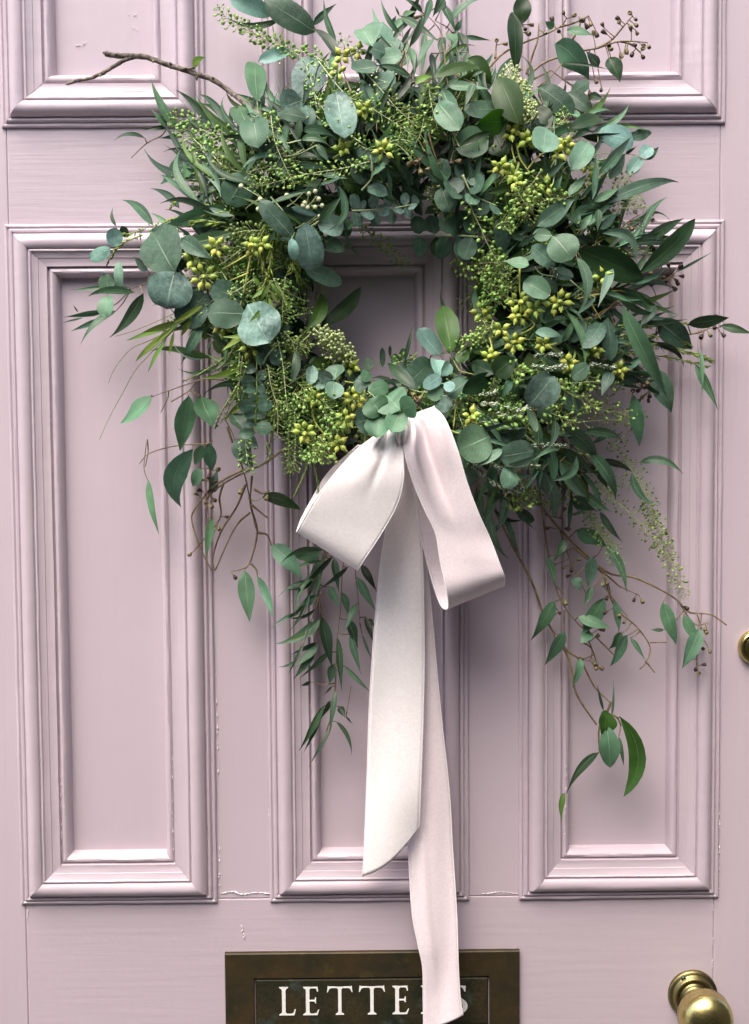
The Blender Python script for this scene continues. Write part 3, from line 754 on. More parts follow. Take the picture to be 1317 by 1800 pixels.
# --- pepper grass: a wiry stem with small flat pods on hair stalks all round
def pepper(reg, path, spread=9, pod=4.6, dens=1.0, mat='pod', dz=3, end=True, name='pepper_grass_sprig', smat='stem_pale', minz=20):
    ox, oy, sc = ZOOM[reg]; pts = [(ox+x*sc, oy+y*sc) for x, y in path]
    L = sum(math.dist(a, b) for a, b in zip(pts, pts[1:])); n = max(5, int(L/6))
    cp = crom(pts, n); sd = random.uniform(0, 99)
    sp = [P(x, y, max(env(x, y)+dz-4+3*noise.noise((i*.1, sd, 0)), minz)/1000) for i, (x, y) in enumerate(cp)]
    mb = MB(); mb.tube(sp, [PXM*(1.0-0.6*i/n) for i in range(len(sp))], 5)
    root = mb.build(name, M[smat], W)
    pb = MB(); k = int(L/2.1*dens); ph = random.uniform(0, 6)
    for i in range(k):
        t = (i+random.random()*.5)/k*(len(sp)-1); j = min(int(t), len(sp)-2); c = sp[j].lerp(sp[j+1], t-j)
        tg = (sp[j+1]-sp[j]).normalized(); ph += 2.4+random.uniform(-.3, .3)
        a_ = tg.orthogonal().normalized(); b_ = tg.cross(a_)
        tt = i/k; sprd = spread*PXM*(0.65+0.5*min(1, tt*3))*(1.0 if tt < .8 or not end else 1-(tt-.8)*2.6)*random.uniform(.8, 1.2)
        d = (a_*math.cos(ph)+b_*math.sin(ph)+tg*random.uniform(.2, .8)).normalized()
        q = c+d*sprd
        if -q.y < 0.0185: q.y = -0.0185
        pb.tube([c, q], PXM*0.42, 3, caps=False, mi=1)
        r = pod*PXM*0.5*random.uniform(.75, 1.2)*(1.0 if tt < .85 or not end else .6)
        f = Vector((random.uniform(-1, 1), -.8, random.uniform(-1, 1)))
        pb.blob(q+d*r*.8, r, ax=d, lon=6, lat=4, ratio=1.2, flat=f)
    pb.build('seed_pods', [M[mat], M['stem_green']], root, stuff=True)
# --- feathery twig: stem with hair-thin needles in pairs
def feather(reg, path, nl=12, dens=1.0, mat='needle', dz=2, wn=1.5, name='fern_sprig', ang=0.6, smat='stem_green'):
    ox, oy, sc = ZOOM[reg]; pts = [(ox+x*sc, oy+y*sc) for x, y in path]
    L = sum(math.dist(a, b) for a, b in zip(pts, pts[1:])); n = max(5, int(L/6)); cp = crom(pts, n); sd = random.uniform(0, 99)
    sp = [P(x, y, max(env(x, y)+dz-4+3*noise.noise((i*.1, sd, 0)), 20)/1000) for i, (x, y) in enumerate(cp)]
    mb = MB(); mb.tube(sp, [PXM*(1.5-0.9*i/n) for i in range(len(sp))], 5); root = mb.build(name, M[smat], W)
    pb = MB(); k = int(L/2.2*dens)
    for i in range(k):
        t = (i+random.random()*.5)/k*(len(sp)-1); j = min(int(t), len(sp)-2); c = sp[j].lerp(sp[j+1], t-j); tg = (sp[j+1]-sp[j]).normalized()
        a_ = tg.orthogonal().normalized(); b_ = tg.cross(a_); ph = random.uniform(0, 6.28)
        d = ((a_*math.cos(ph)+b_*math.sin(ph))*ang+tg).normalized(); l_ = nl*PXM*random.uniform(.6, 1.1)*(1-.5*i/k)
        q = c+d*l_+Vector((0, 0, -l_*.1))
        if -q.y < 0.0185: q.y = -0.0185
        s_ = d.cross(Vector((0, -1, 0))); s_ = (s_.normalized() if s_.length > 1e-4 else Vector((1, 0, 0)))*wn*PXM*.5
        up = s_.cross(d).normalized()*wn*PXM*.25; m_ = c.lerp(q, .5)
        pb.add([c, m_+s_, q, m_-s_, m_+up], [(0, 1, 4), (1, 2, 4), (2, 3, 4), (3, 0, 4), (0, 3, 2, 1)])
    pb.build('needles', M[mat], root, stuff=True)
# --- heather tips
def heather(reg, path, spread=8, dz=7):
    ox, oy, sc = ZOOM[reg]; pts = [(ox+x*sc, oy+y*sc) for x, y in path]
    L = sum(math.dist(a, b) for a, b in zip(pts, pts[1:])); n = max(5, int(L/6)); cp = crom(pts, n)
    sp = [P(x, y, max(env(x, y)+dz-2, 20)/1000) for x, y in cp]
    mb = MB(); mb.tube(sp, PXM*1.0, 5); root = mb.build('heather_sprig', M['stem_brown'], W)
    pb = MB(); k = int(L*2.2)
    for i in range(k):
        t = random.random()*(len(sp)-1); j = min(int(t), len(sp)-2); c = sp[j].lerp(sp[j+1], t-j); tg = (sp[j+1]-sp[j]).normalized()
        a_ = tg.orthogonal().normalized(); b_ = tg.cross(a_); ph = random.uniform(0, 6.28)
        d = ((a_*math.cos(ph)+b_*math.sin(ph))*.9+tg).normalized(); l_ = spread*PXM*random.uniform(.5, 1.1)
        q = c+d*l_; s_ = (d.cross(Vector((0, -1, .2)))).normalized()*PXM*1.15; up = s_.cross(d).normalized()*PXM*.7; m_ = c.lerp(q, .6)
        pb.add([c, m_+s_, q, m_-s_, m_+up], [(0, 1, 4), (1, 2, 4), (2, 3, 4), (3, 0, 4), (0, 3, 2, 1)], mi=0 if random.random() < .5 else 1)
    pb.build('flower_tips', [M['white'], M['heath']], root, stuff=True)
# --- skimmia head: a cone of tiny round buds on branchlets
def panicle(reg, a, b, w, n=110, dz=8, mat='berry', r=2.6, name='flower_head'):
    ox, oy, sc = ZOOM[reg]; x0, y0, x1, y1 = ox+a[0]*sc, oy+a[1]*sc, ox+b[0]*sc, oy+b[1]*sc; w *= sc*PXM/2
    p0 = P(x0, y0, (env(x0, y0)+dz)/1000); p1 = P(x1, y1, (env(x1, y1)+dz)/1000)
    mb = MB(); mb.tube([p0, p0.lerp(p1, .5), p1], [PXM*.9, PXM*1.8, PXM*2.2], 6)
    ax = (p1-p0).normalized(); u_ = ax.orthogonal().normalized(); v_ = ax.cross(u_); pb = MB()
    for i in range(n):
        t = random.random()**.8; rad = w*(0.35+0.65*math.sin(math.pi*min(1, t*.8+.1)))*random.uniform(.45, 1)
        ph = random.uniform(0, 6.28); q = p0.lerp(p1, t)+(u_*math.cos(ph)+v_*math.sin(ph))*rad
        s_ = p0.lerp(p1, min(1, t+.15)); mb.tube([s_, q], PXM*.6, 3, caps=False)
        pb.blob(q, r*PXM*random.uniform(.8, 1.2), lon=6, lat=4)
    root = mb.build(name, M['stem_pale'], W)
    pb.build('flower_buds', M[mat], root, stuff=True)
# --- baby eucalyptus: opposite pairs of little round leaves along a pale stem
def baby(reg, path, size, pairs, dz=5, col='b', name='baby_eucalyptus_sprig', taper=.35, squash=.9):
    ox, oy, sc = ZOOM[reg]; pts = [(ox+x*sc, oy+y*sc) for x, y in path]; size *= sc
    n = 24; cp = crom(pts, n); sp = [P(x, y, max(env(x, y)+dz-4, 20)/1000) for x, y in cp]
    mb = MB(); mb.tube(sp, [PXM*(2.0-1.1*i/n) for i in range(n)], 6); root = mb.build(name, M['stem_pale'], W)
    for k in range(pairs):
        t = (k+.5)/pairs*(n-1); j = min(int(t), n-2); c = sp[j].lerp(sp[j+1], t-j); tg = (sp[j+1]-sp[j]).normalized()
        sd = tg.cross(Vector((0, -1, 0))).normalized(); fw = sd.cross(tg).normalized()
        s_ = size*PXM*(1-taper*k/pairs)
        for sg in (-1, 1):
            d = sd*sg if k % 2 == 0 else (fw*sg*.75+sd*sg*.55)
            d = (d+tg*random.uniform(.05, .4)+Vector((0, 0, random.uniform(-.2, .1)))).normalized()
            tip = c+d*s_*random.uniform(.9, 1.05)
            if -tip.y < .02: tip.y = -.02
            make_leaf('B'+col, c+d*s_*.06, tip, s_*squash, root, 0, random.uniform(-.05, .08), random.uniform(-.7, .7))
TXT = '''
@willow_sprig A 2.5 -10 ; 1060,840 900,770 740,752 / 600,790 520,830 430,915
N 700,745 545,455 60 0 -6
N 640,740 547,632 42
Nk 900,740 690,520 50 0 5
Nk 1000,730 822,545 48 0 5
N 830,760 755,660 40
Nk 640,735 495,755 30
Nk 720,780 590,800 34 0 -5
Nk 510,800 330,815 34 0 16
Nk 905,760 880,660 30
Nk 1020,720 1003,622 34
@willow_sprig A 2.5 -6 ; 1050,920 880,915 720,905
O 718,903 600,1065 75 0 -10
Ok 830,952 690,872 48
O 785,932 730,1065 60
N 830,945 950,1140 72 6 -8
Nk 890,1100 840,1190 48
Nk 710,1205 540,1090 50 0 8
Nk 745,1172 700,1140 20
N 560,1305 380,1158 66 0 8
Nk 345,1310 330,1195 24 0 -14
Gv 405,1372 375,1308 62
N 1025,1250 770,1165 46 6 -6
@eucalyptus_sprig A 2.6 4 ; 1250,860 1180,700 1165,640
Ro 1160,585 1150,362 114
Ro 1122,762 1050,618 112
Ro 1140,690 1168,856 158 8
Rn 1132,678 1122,742 56 12
Rn 1112,1008 985,1185 170 -8
@eucalyptus_sprig B 2.6 -4 ; 270,330 240,180 225,75
Ra 228,80 10,-15 90
Rd 450,165 190,0 140 4
Nk 268,100 0,92 40 0 -16
Ra 322,262 160,318 70
@willow_sprig B 2.8 0 ; 640,480 600,380 560,250
Nn 560,215 495,-10 34 0 -6
Nn 440,130 560,20 42
Nk 580,320 428,148 58 0 6
Nk 700,238 645,240 14
@eucalyptus_sprig B 2.6 0 ; 480,620 400,540 385,515
Rm 388,515 445,290 165 -4
Rm 380,520 278,560 140 2
Rb 405,608 268,580 66 8
Rd 400,540 430,655 70 -4
Rm 560,470 600,712 150 6
@eucalyptus_sprig B 2.4 6 ; 790,470 760,330 748,240
Rb 745,238 690,148 104 6
Rb 752,240 800,115 148 -2
Rb 742,252 812,275 72 12
Rb 760,305 902,282 96 2
Rb 775,340 638,355 84 6
Rb 740,395 865,430 92 -4
Rd 830,200 900,260 60 -8
@willow_sprig K 2.6 0 ; 780,640 720,580 600,520 / 980,520 950,260 830,110 / 1000,420 1030,250 900,160
Nk 800,95 650,-12 52 0 4
N 872,-10 800,230 62 -4
N 965,-20 880,130 92
N 955,30 1062,262 78
N 1010,180 1268,-14 74 0 -9
N 1060,242 1112,138 52
N 640,132 945,335 76 4
Nb 652,140 555,262 62 2
N 650,112 752,88 52
Nk 622,122 588,42 20
Nk 560,200 600,120 40
Nk 700,362 798,108 56 6 5
N 712,372 742,575 64 6
N 688,330 690,560 40 4
Nb 880,300 728,578 72 10
Nn 822,250 800,592 62 -6
O 985,258 1062,378 74 8 -10
N 1072,285 1020,500 64 2
Nk 1085,252 1165,425 80 4
Nk 1152,400 1118,640 68 0
Nk 952,290 962,525 72 -2
N 1120,282 1330,312 38
G 890,602 1245,512 88 8 -7
Nk 1000,500 900,700 60 -4
Ny 745,650 885,590 62 8 -8
N 708,592 440,505 62 6 6
N 1000,662 1330,690 90 2
N 1200,640 1118,852 62 6
Nk 870,410 905,690 54 -6
Nk 640,505 700,448 60 -6
@laurel_sprig K 2.8 -2 ; 1000,900 1100,700 1150,560
G 1150,458 1330,655 155 -2
Rn 920,795 1088,1005 180 8
Rn 955,690 1062,945 125 2
Rn 1050,1135 1312,1075 225 4
Gv 1085,1130 1330,1018 56 12
@laurel_sprig M 3 2 ; 560,420 500,250 470,120
G 400,150 160,172 160 2
Rd 345,60 70,62 135 -6
Gv 300,200 120,330 130 -10
@laurel_sprig C 3 6 ; 330,620 300,560 285,470
Ge 285,555 190,350 118 14 0 20
Gv 272,315 255,55 70 2
Gv 298,110 302,-25 80 -6
Gv 378,480 400,590 90 2
Gv 345,485 440,560 80 0
Gv 150,560 230,700 150 -20
Gv 90,640 160,760 130 -24
@seeded_sprig C 2.6 0 ; 500,640 430,560 370,390 / 430,560 620,500
O 502,135 618,160 50
O 440,125 405,95 36
O 450,195 600,358 98 2 -6
Nk 480,285 690,312 18 4
Ok 642,302 588,230 52
Ok 690,258 740,368 78 2
Rd 372,388 532,512 108
Od 500,415 622,520 82 4
Rb 520,415 602,365 62
Ok 600,430 662,442 42
Gv 510,578 655,530 68 8
Ra 618,502 668,465 46
O 520,500 560,530 44
Rd 430,640 420,520 110 -14
@eucalyptus_sprig M 2.4 8 ; 780,420 770,300 760,130
Rb 705,200 680,388 205 8
Rb 1032,308 895,525 155 10
N 1060,745 1095,362 58 12
N 880,722 1022,548 72 4
N 748,694 826,560 62 0
N 690,574 862,450 62 -4
Ob 630,955 922,738 135 4
N 890,955 1115,830 54 12 -26
N 1108,822 1100,995 62 10
N 1075,770 1272,660 72 6
N 960,980 1060,860 60 2
Nd 1120,980 1260,840 70 -4
N 940,960 960,820 40 -2
Rb 755,1032 905,1210 225 10
Rb 750,1030 598,1022 95 8
N 488,1112 642,1000 42 6
Rd 590,1115 770,1265 125 -6
Ob 572,1255 380,1222 100 2
Rd 60,1000 120,1230 190 -14
Rd 330,900 380,1150 120 -16
@eucalyptus_sprig C 2.4 -4 ; 560,760 640,690 700,690 / 640,720 760,690 830,700
Ra 640,598 800,632 115
Od 784,618 882,594 54
Ra 828,704 880,658 62 6
Ra 830,706 772,782 58 2
Ob 858,716 912,658 32
Ob 788,782 836,734 24
Nk 762,690 816,654 16
N 642,782 792,608 54 6
Od 690,802 762,688 58
Nb 648,918 1002,816 64 4 -4
N 520,1000 780,860 60 -4
@willow_sprig F 2.6 0 ; 400,140 560,110 700,30 / 540,100 620,60
Gv 825,205 1075,-40 84 4 3 -5
N 845,50 1025,-42 56 0
Nb 660,25 808,182 48 8 -32
Gv 550,98 842,232 125 8
N 588,120 748,112 82 -2
Nb 545,133 546,388 54 10 -18
Nb 706,180 640,358 42 10
Nd 620,62 500,40 40
@eucalyptus_sprig N 2.4 4 ; 880,160 700,140 640,80
Rb 748,298 555,190 158 4
Rd 678,168 804,272 85 -2
Rb 758,108 928,155 85
Ob 642,570 840,602 74 10 -6
Rb 1042,812 915,912 115 12
Rm 592,1118 780,898 228 12
Rb 588,1140 652,1315 58 6
O 462,912 388,1068 64 4
Rd 1140,500 1000,690 128 -6
Rd 1182,462 1205,785 125 -8
Od 1202,858 1138,1045 84
N 838,645 945,455 62
Rd 912,640 1002,480 95 -6
Rd 700,480 800,360 90 -4
Rd 830,1050 980,1140 110 -10
Ob 1090,310 950,440 40 4
@laurel_sprig E 2.6 6 ; 1050,740 1020,690 1000,640
Gh 1005,645 962,402 118 10 0 0
Gv 1222,755 1110,700 80 6
Gv 1222,758 1330,670 110 2
Gv 1222,756 1060,850 90 0
Gg 1040,700 1085,630 60 -4
Nk 765,690 808,500 26 4
Nk 1020,490 955,305 24 -8 -14
Ok 822,832 678,698 66 6
@eucalyptus_sprig E 2.2 10 ; 930,860 945,760 950,660 / 1000,640 900,660
Ra 948,660 835,518 92 6
Ra 945,762 928,680 80 4
Ra 955,760 998,698 58 8
Ra 952,764 860,825 68 6
Ra 968,802 1022,832 54 10
Rb 985,865 1090,790 100 -2
Rb 962,828 880,872 80 -4
Rd 920,898 1012,922 84 -8
Rd 760,822 905,690 140 -14
Rd 880,700 740,760 120 -18
@laurel_sprig E 2.6 -6 ; 190,600 215,570 258,532
Gv 325,515 540,303 80 0 7
Gg 258,532 335,338 66 0 12
Gk 200,630 180,800 42 8 -10
@eucalyptus_sprig E 2.2 46 ; 690,1020 745,940 780,900
Ro 742,938 668,862 165 10
Ro 745,936 824,912 112 14
Ro 742,950 700,1055 105 4
Ro 650,965 585,880 130 2
Ro 640,975 620,1080 120 -2
Rd 600,985 512,1005 130 -8
Ro 575,842 682,808 74
Ro 548,792 582,740 60
Rd 508,782 578,815 92 -8
@baby_eucalyptus_sprig E 1.6 0 ; 560,760 640,690 770,640
Rd 585,735 570,668 54
Rd 652,718 650,616 30
Rd 690,662 690,606 17
Ro 745,692 695,662 54
Ro 738,682 768,624 42
@eucalyptus_sprig J 2.2 8 ; 1080,960 1085,830 1000,800
Rb 1090,825 1112,702 130 6
Rb 1085,835 1085,976 135 4
Rm 1078,832 960,775 95 2
Rm 900,862 922,712 92 0
Rm 930,832 1012,885 82 -4
@baby_eucalyptus_sprig J 2.6 7 ; 490,640 490,830 488,980 478,1130 474,1240
Rd 488,828 362,842 84 4 0 10
Rd 490,826 612,806 92 -4 0 -10
Rd 486,900 384,886 66 6 0 0
Rd 488,902 556,884 62 7 0 0
Rd 486,945 418,955 60 -4
Rd 490,945 580,950 60 -6
Rd 486,1025 342,1026 98 4 0 10
Rd 488,1025 612,1015 100 3 0 -10
Rd 484,1095 390,1085 64 7
Rd 484,1100 558,1090 60 7
Rd 480,1165 400,1160 66 2
Rd 478,1195 612,1192 104 4
Rd 474,1235 348,1240 80 7
Rd 492,770 570,800 70 -6
Rd 488,730 400,760 60 -6
@eucalyptus_sprig I 2.4 4 ; 640,860 760,1000 830,1130
Rd 812,1172 555,888 145 6
Rm 905,1060 968,1432 205 10
Rm 1000,1065 1205,1105 155 2
Rd 1008,1020 715,965 104 0
Ra 1002,1004 800,942 44 5
Ra 802,1178 832,1352 78 12
Rb 895,1408 1196,1530 135 -2
Rd 1075,1275 1195,1230 130 -6
N 1015,1045 1192,852 74 8
N 1172,780 1098,1115 64 12 -26
N 640,912 922,818 42 4
Ok 920,800 1040,720 90 -4
@eucalyptus_sprig I 2.2 4 ; 760,640 700,480 690,350
Rd 692,652 655,425 125 -4
Ob 685,700 760,640 90 -4
N 450,672 576,480 36 2
N 690,348 818,572 46 6
N 878,422 1095,472 64 8 -16
N 888,350 1145,412 74 2 -12
Gk 850,425 870,248 54
N 1000,460 1100,605 62
N 858,610 1075,640 58 2
N 1035,690 1245,722 54
Nk 900,490 750,270 28 4
Nk 840,545 1060,570 60 -6
N 1215,1110 1330,1310 34 0 12
N 1230,1100 1330,1040 70
N 1210,880 1225,1100 62 0
@eucalyptus_sprig D 2.4 4 ; 850,230 720,250 605,228
Rd 608,226 490,20 225 6
Rm 607,228 565,420 208 8
Ra 288,100 305,0 84
Ra 275,106 168,165 72
Rb 320,175 326,312 50
Rb 262,345 258,235 88 4
Rb 260,350 255,462 90 2
Rb 972,445 772,440 140 2
Rm 985,398 1090,595 215 4
Rd 962,392 795,295 125 -6
Rd 772,342 640,505 155 -10
Od 642,58 800,162 84 0
Rd 470,310 520,240 60 -6
@willow_sprig D 2 -6 ; 600,240 450,290 380,320
N 372,310 62,322 36
N 400,335 160,355 46 2 8
Nk 445,338 272,566 72 0 -6
N 250,428 38,462 32
Nk 135,465 28,490 14
N 242,472 72,534 34
N 306,428 122,602 44 0 8
Nk 110,436 85,398 10
N 748,508 640,702 58
N 874,568 862,705 26
Nk 470,220 395,150 50
N 900,25 560,85 80 2 -6
O 900,-90 560,-10 90 -4
@fern_sprig D 1.6 0 ; 760,400 600,520 480,580 390,620 330,680 290,740 265,800 / 600,530 480,650 400,740 340,850 300,920 260,1000 220,1090 / 630,430 520,480 400,530 300,560
S 752,398 600,492 26
S 640,490 358,582 30
S 622,500 405,692 30
S 562,580 470,742 24
S 640,480 438,542 30
S 560,560 410,682 22
S 602,540 578,652 16
S 700,440 560,520 28
S 600,520 500,600 24
S 690,470 640,560 22
@leafy_sprig J 1.6 8 ; 590,60 560,240 530,380 480,490
S 590,90 500,230 34
S 560,120 450,200 30
S 600,70 680,190 30
S 560,200 452,282 32
S 560,260 432,380 32
S 580,180 660,380 34
S 600,140 660,240 30
S 570,240 640,330 28
S 520,100 470,30 28
S 640,60 760,300 14
@seeded_sprig D 2.4 -4 ; 860,785 760,780 660,810 575,840 490,870 / 575,840 570,880 535,950 / 590,895 680,840 720,790 / 680,840 740,865
O 487,864 328,1006 88 0 -8
O 678,865 635,1147 102
O 742,866 802,1026 108
@seeded_sprig D 2.6 -4 ; 800,1100 770,1112 620,1122 480,1160 425,1215 / 465,1090 470,1150 455,1230 / 770,1112 780,1180 790,1260
O 700,1140 640,1440 118 0 16
O 742,1240 700,1330 66 4
O 750,1120 710,1220 56
O 780,1110 800,1250 66
@willow_sprig G 1.6 -8 ; 155,60 140,190 165,262
O 160,245 208,498 48
@seeded_sprig J 2 -6 ; 240,1120 310,1260 380,1510
Od 300,1080 420,1230 110
Od 330,1280 460,1510 150 -4
Od 400,1260 500,1350 110 -2
@laurel_sprig G 1.8 -8 ; 620,330 660,345 690,325
Gv 690,326 864,382 58 0 -8
@seeded_sprig G 1.8 -8 ; 640,390 665,490 710,500 728,545 / 665,490 650,560 630,630 608,662 / 630,630 655,655 665,688
O 730,550 872,706 88 2 -8
O 606,666 630,903 82
O 665,692 735,882 46 0 -6
@seeded_sprig G 1.6 -8 ; 490,430 470,480 440,520 / 430,330 440,420 430,520
O 455,420 430,600 40
Od 460,300 480,200 50
@willow_sprig G 2 -16 ; 1000,420 980,580 950,760 960,870 920,1020 / 1080,520 1060,660 1050,850 1035,980 / 1130,560 1120,680 1130,770 1140,910 / 1035,980 1030,1110 1020,1250 990,1400 930,1530 / 950,760 955,880 940,1000
O 962,570 828,602 74
Nk 1015,600 858,755 30 4
Nk 1085,650 955,752 28 6
N 1020,610 1042,765 42
N 975,600 898,805 62 -4
N 942,782 838,852 46 2
N 957,890 752,1005 58 2 -9
Nk 940,1000 818,1055 26
N 1000,740 1052,842 50 2
N 1060,770 1092,882 40
N 1122,820 1068,955 36 4
N 1085,890 1132,1025 50
N 1095,960 1146,1148 42
N 1040,980 1056,1224 36
Nk 1150,640 1220,765 42
N 1130,700 1214,855 52
Nk 1165,880 1204,1005 30
N 1150,960 1198,1085 15
N 1070,1110 1192,1232 30
Nk 1020,1100 998,1195 52
N 942,1010 848,1112 46
N 930,1040 832,1170 46
N 1000,1040 858,1168 32
Nk 912,1180 863,1200 24
Nk 962,880 1012,1115 62 -4
@willow_sprig G 1.6 -16 ; 1030,1110 1025,1250 1000,1360 950,1500 / 1100,1200 1080,1320 / 1020,1260 960,1340
N 975,1290 858,1502 42
Nk 962,1340 878,1512 22
N 1030,1220 998,1425 32
Nk 1012,1380 903,1572 22
Nk 1030,1365 1102,1522 24 0 -12
Nk 1045,1295 1072,1348 40
Nk 1002,1270 958,1352 30
Nk 1180,890 1218,932 26
Nk 1012,1200 973,1242 14
Nk 1075,1340 1108,1378 10
@seeded_sprig H 4.4 -8 ; 400,320 500,440 600,540 710,630 820,650 930,700 1010,750 1060,800 1150,810 1220,855 / 560,520 680,620 760,690
O 572,445 702,515 74 2 -5
N 445,560 490,702 40
N 522,490 474,578 42
Od 642,560 622,692 62 -2
N 640,690 604,778 36
N 695,505 788,715 46 4 -8
Od 562,650 590,706 52
O 945,755 1002,940 58
N 950,876 890,876 20
O 1035,812 1088,932 50
O 1105,870 1028,1042 72
@seeded_sprig H 3.4 -8 ; 410,240 440,480 480,680 530,790 600,870 640,900 / 600,930 640,960 665,1040 / 690,640 740,780 830,860 890,950 870,1020 845,1045 / 870,1010 910,1060 / 890,930 960,930 / 660,910 740,990 / 520,790 520,880
O 480,752 376,922 68 4
O 523,885 436,1027 64 4
O 692,740 598,892 88
O 580,820 718,866 48 4
O 630,882 590,935 50
N 735,750 756,884 52 -2
O 770,890 714,958 58 2
O 790,900 718,1034 62 -2
N 805,910 872,1012 26
O 590,1000 554,1124 42
@seeded_sprig H 5.2 -10 ; 190,250 215,340 290,500 380,670 440,830 530,960 590,1010 650,1120 720,1190 / 480,900 540,1000 565,1130 600,1200 660,1285 / 720,1190 705,1230 670,1300 672,1400 / 700,1240 745,1250 765,1290
Gg 700,1222 688,1330 92 4
Go 702,1288 716,1468 92 8
Gg 760,1250 775,1597 66 6 -20
Nk 668,1405 530,1582 44 0 10
Nh 522,1578 512,1702 34 0 12
Ok 755,1335 776,1462 20
Nk 690,1225 660,1110 14
N 725,1245 732,1088 12
@willow_sprig H 1.6 -6 ; 700,140 780,150 845,155
N 845,156 1034,206 42 0 -18
@willow_sprig F 2.2 2 ; 560,310 640,295 700,285 800,300 / 650,380 760,320 / 720,330 640,400 560,420 / 720,330 740,345 748,355
No 748,353 950,760 88 6 4
Od 890,640 968,828 95 -4
O 800,752 826,978 60
N 1100,550 1106,752 24
N 1075,612 1178,816 42
@willow_sprig F 2 -2 ; 900,470 1040,480 1110,458 1190,445 / 1100,478 1102,550 / 880,260 900,310 880,350
Ok 1042,432 1228,404 56
Nk 1188,440 1335,476 46
Ok 892,342 828,446 52
Nk 990,200 1155,108 14
Od 905,418 1062,545 115 -8
Nk 860,60 930,190 30 -6
@willow_sprig Q 2.4 2 ; 480,180 560,250 640,330 / 640,330 760,420
N 640,250 860,470 110 4 -6
N 800,400 970,710 90 2 -6
Nk 760,280 1015,352 62 2 -8
N 600,290 760,280 60
N 820,352 978,266 34
Nk 880,455 1075,535 48 0 -5
N 620,470 790,690 100 6 6
N 740,640 950,782 70 2 6
N 700,690 860,780 90 -2
Nk 870,780 1010,968 52 0 5
N 870,780 860,700 30
N 1070,540 1238,745 58 2 18
Nk 850,500 920,640 60 -4
N 510,520 570,820 86 4 -8
N 725,440 558,585 66 8 -18
N 560,230 480,100 40
N 590,210 545,390 56 6 -10
N 620,390 440,470 36 6 10
N 640,380 830,540 70 0
Nd 690,700 670,930 32 -6
N 770,770 640,810 30
N 650,960 585,1090 60
@eucalyptus_sprig Q 2.4 4 ; 170,310 240,390 300,480 360,560 / 400,300 500,380 610,460 / 450,470 510,520
Rb 180,310 -20,400 225 2
Rd 180,300 410,260 130 -4
Rb 240,440 460,400 160 6
Ob 260,390 95,500 56 8
Ob 290,490 480,420 50 8 8
Rb 310,500 300,640 115 4
Ob 365,560 432,555 32 6
Rb 590,100 480,190 100 -6
Rb 20,500 60,620 130 -10
Nd 270,690 235,890 40 -6
Rd 350,780 465,835 70 -8
Nd 400,640 500,510 20 4
Rd 500,430 590,520 120 -10
'''
author(TXT)

# the bare forked twig at the upper left
def bare_twig():
    mb = MB(); ox, oy, sc = ZOOM['A']
    for path, r0, r1 in (([(1240, 720), (1180, 670), (1080, 590), (990, 520), (900, 460), (810, 430), (740, 405), (650, 378), (560, 345), (500, 328), (440, 325), (340, 322), (300, 315), (265, 302)], 9, 10),
                         ([(455, 327), (420, 338), (370, 360), (290, 410), (230, 440), (170, 458), (110, 470), (52, 488)], 8.5, 5)):
        pts = [(ox+x*sc, oy+y*sc) for x, y in path]; n = 60; cp = crom(pts, n); sp = []; rd = []
        for i, (x, y) in enumerate(cp):
            t = i/(n-1); sp.append(P(x+.8*noise.noise((i*.5, 2, r0)), y+.8*noise.noise((i*.5, 7, r0)), max(env(x, y)-6, 34)/1000))
            k = 1+0.35*max(0, noise.noise((i*.42, 1, r0)))+0.12*noise.noise((i*1.7, 4, r0))
            if i > n-4: k *= (n-i)/4.0
            rd.append((r0+(r1-r0)*t)*1.5*sc*PXM*k)
        mb.tube(sp, rd, 9)
    for x, y, dx, dy in ((740, 400, 14, -8), (810, 445, 0, 22), (905, 455, -8, -14), (760, 396, 40, -2), (660, 372, -6, -12), (560, 350, -4, 14), (250, 435, 3, 10), (400, 350, -6, -8), (340, 318, 6, -10), (1010, 545, 2, 14)):
        e = max(env(ox+x*sc, oy+y*sc)-6, 34)/1000+.002
        mb.tube([P(ox+x*sc, oy+y*sc, e), P(ox+(x+dx*.6)*sc, oy+(y+dy*.6)*sc, e+.0015), P(ox+(x+dx)*sc, oy+(y+dy)*sc, e+.001)], [PXM*2.6, PXM*1.9, PXM*.9], 6)
    o = mb.build('bare_twig', M['bark'], W); o['label'] = 'bare knobbly forked brown twig sticking out at the upper left'
    make_leaf('Oy', P(ox+790*sc, oy+392*sc, .037), P(ox+857*sc, oy+332*sc, .045), 52*sc*PXM, o, -.12, .05, 0.2)
bare_twig()

for a in [('D', 825, 100, 62), ('D', 755, 252, 72), ('D', 1008, 100, 56), ('D', 1052, 88, 44), ('D', 852, 508, 62), ('D', 995, 612, 62), ('D', 700, 165, 40), ('E', 252, 1052, 66), ('E', 508, 880, 66), ('E', 462, 988, 62),
          ('E', 485, 715, 56), ('E', 425, 1115, 44), ('E', 300, 880, 44), ('I', 1195, 485, 76), ('B', 800, 778, 62), ('B', 705, 565, 56), ('B', 590, 290, 40), ('B', 672, 268, 36), ('B', 570, 372, 30), ('M', 430, 240, 76), ('M', 560, 292, 78),
          ('M', 350, 500, 84), ('M', 440, 560, 70), ('M', 470, 610, 60), ('M', 850, 335, 84), ('M', 1010, 495, 44), ('M', 712, 645, 54), ('M', 790, 395, 60), ('M', 1040, 600, 40), ('N', 245, 420, 98), ('N', 520, 340, 92), ('N', 520, 450, 84), ('N', 640, 400, 66),
          ('N', 830, 340, 92), ('N', 480, 655, 92), ('N', 300, 755, 78), ('N', 700, 660, 64), ('N', 1062, 690, 92), ('N', 890, 800, 66), ('N', 1262, 850, 78), ('N', 165, 1195, 74), ('N', 1140, 150, 50), ('N', 390, 550, 46), ('N', 780, 370, 50)]:
    bud_cluster(*a, dz=random.uniform(2, 9))
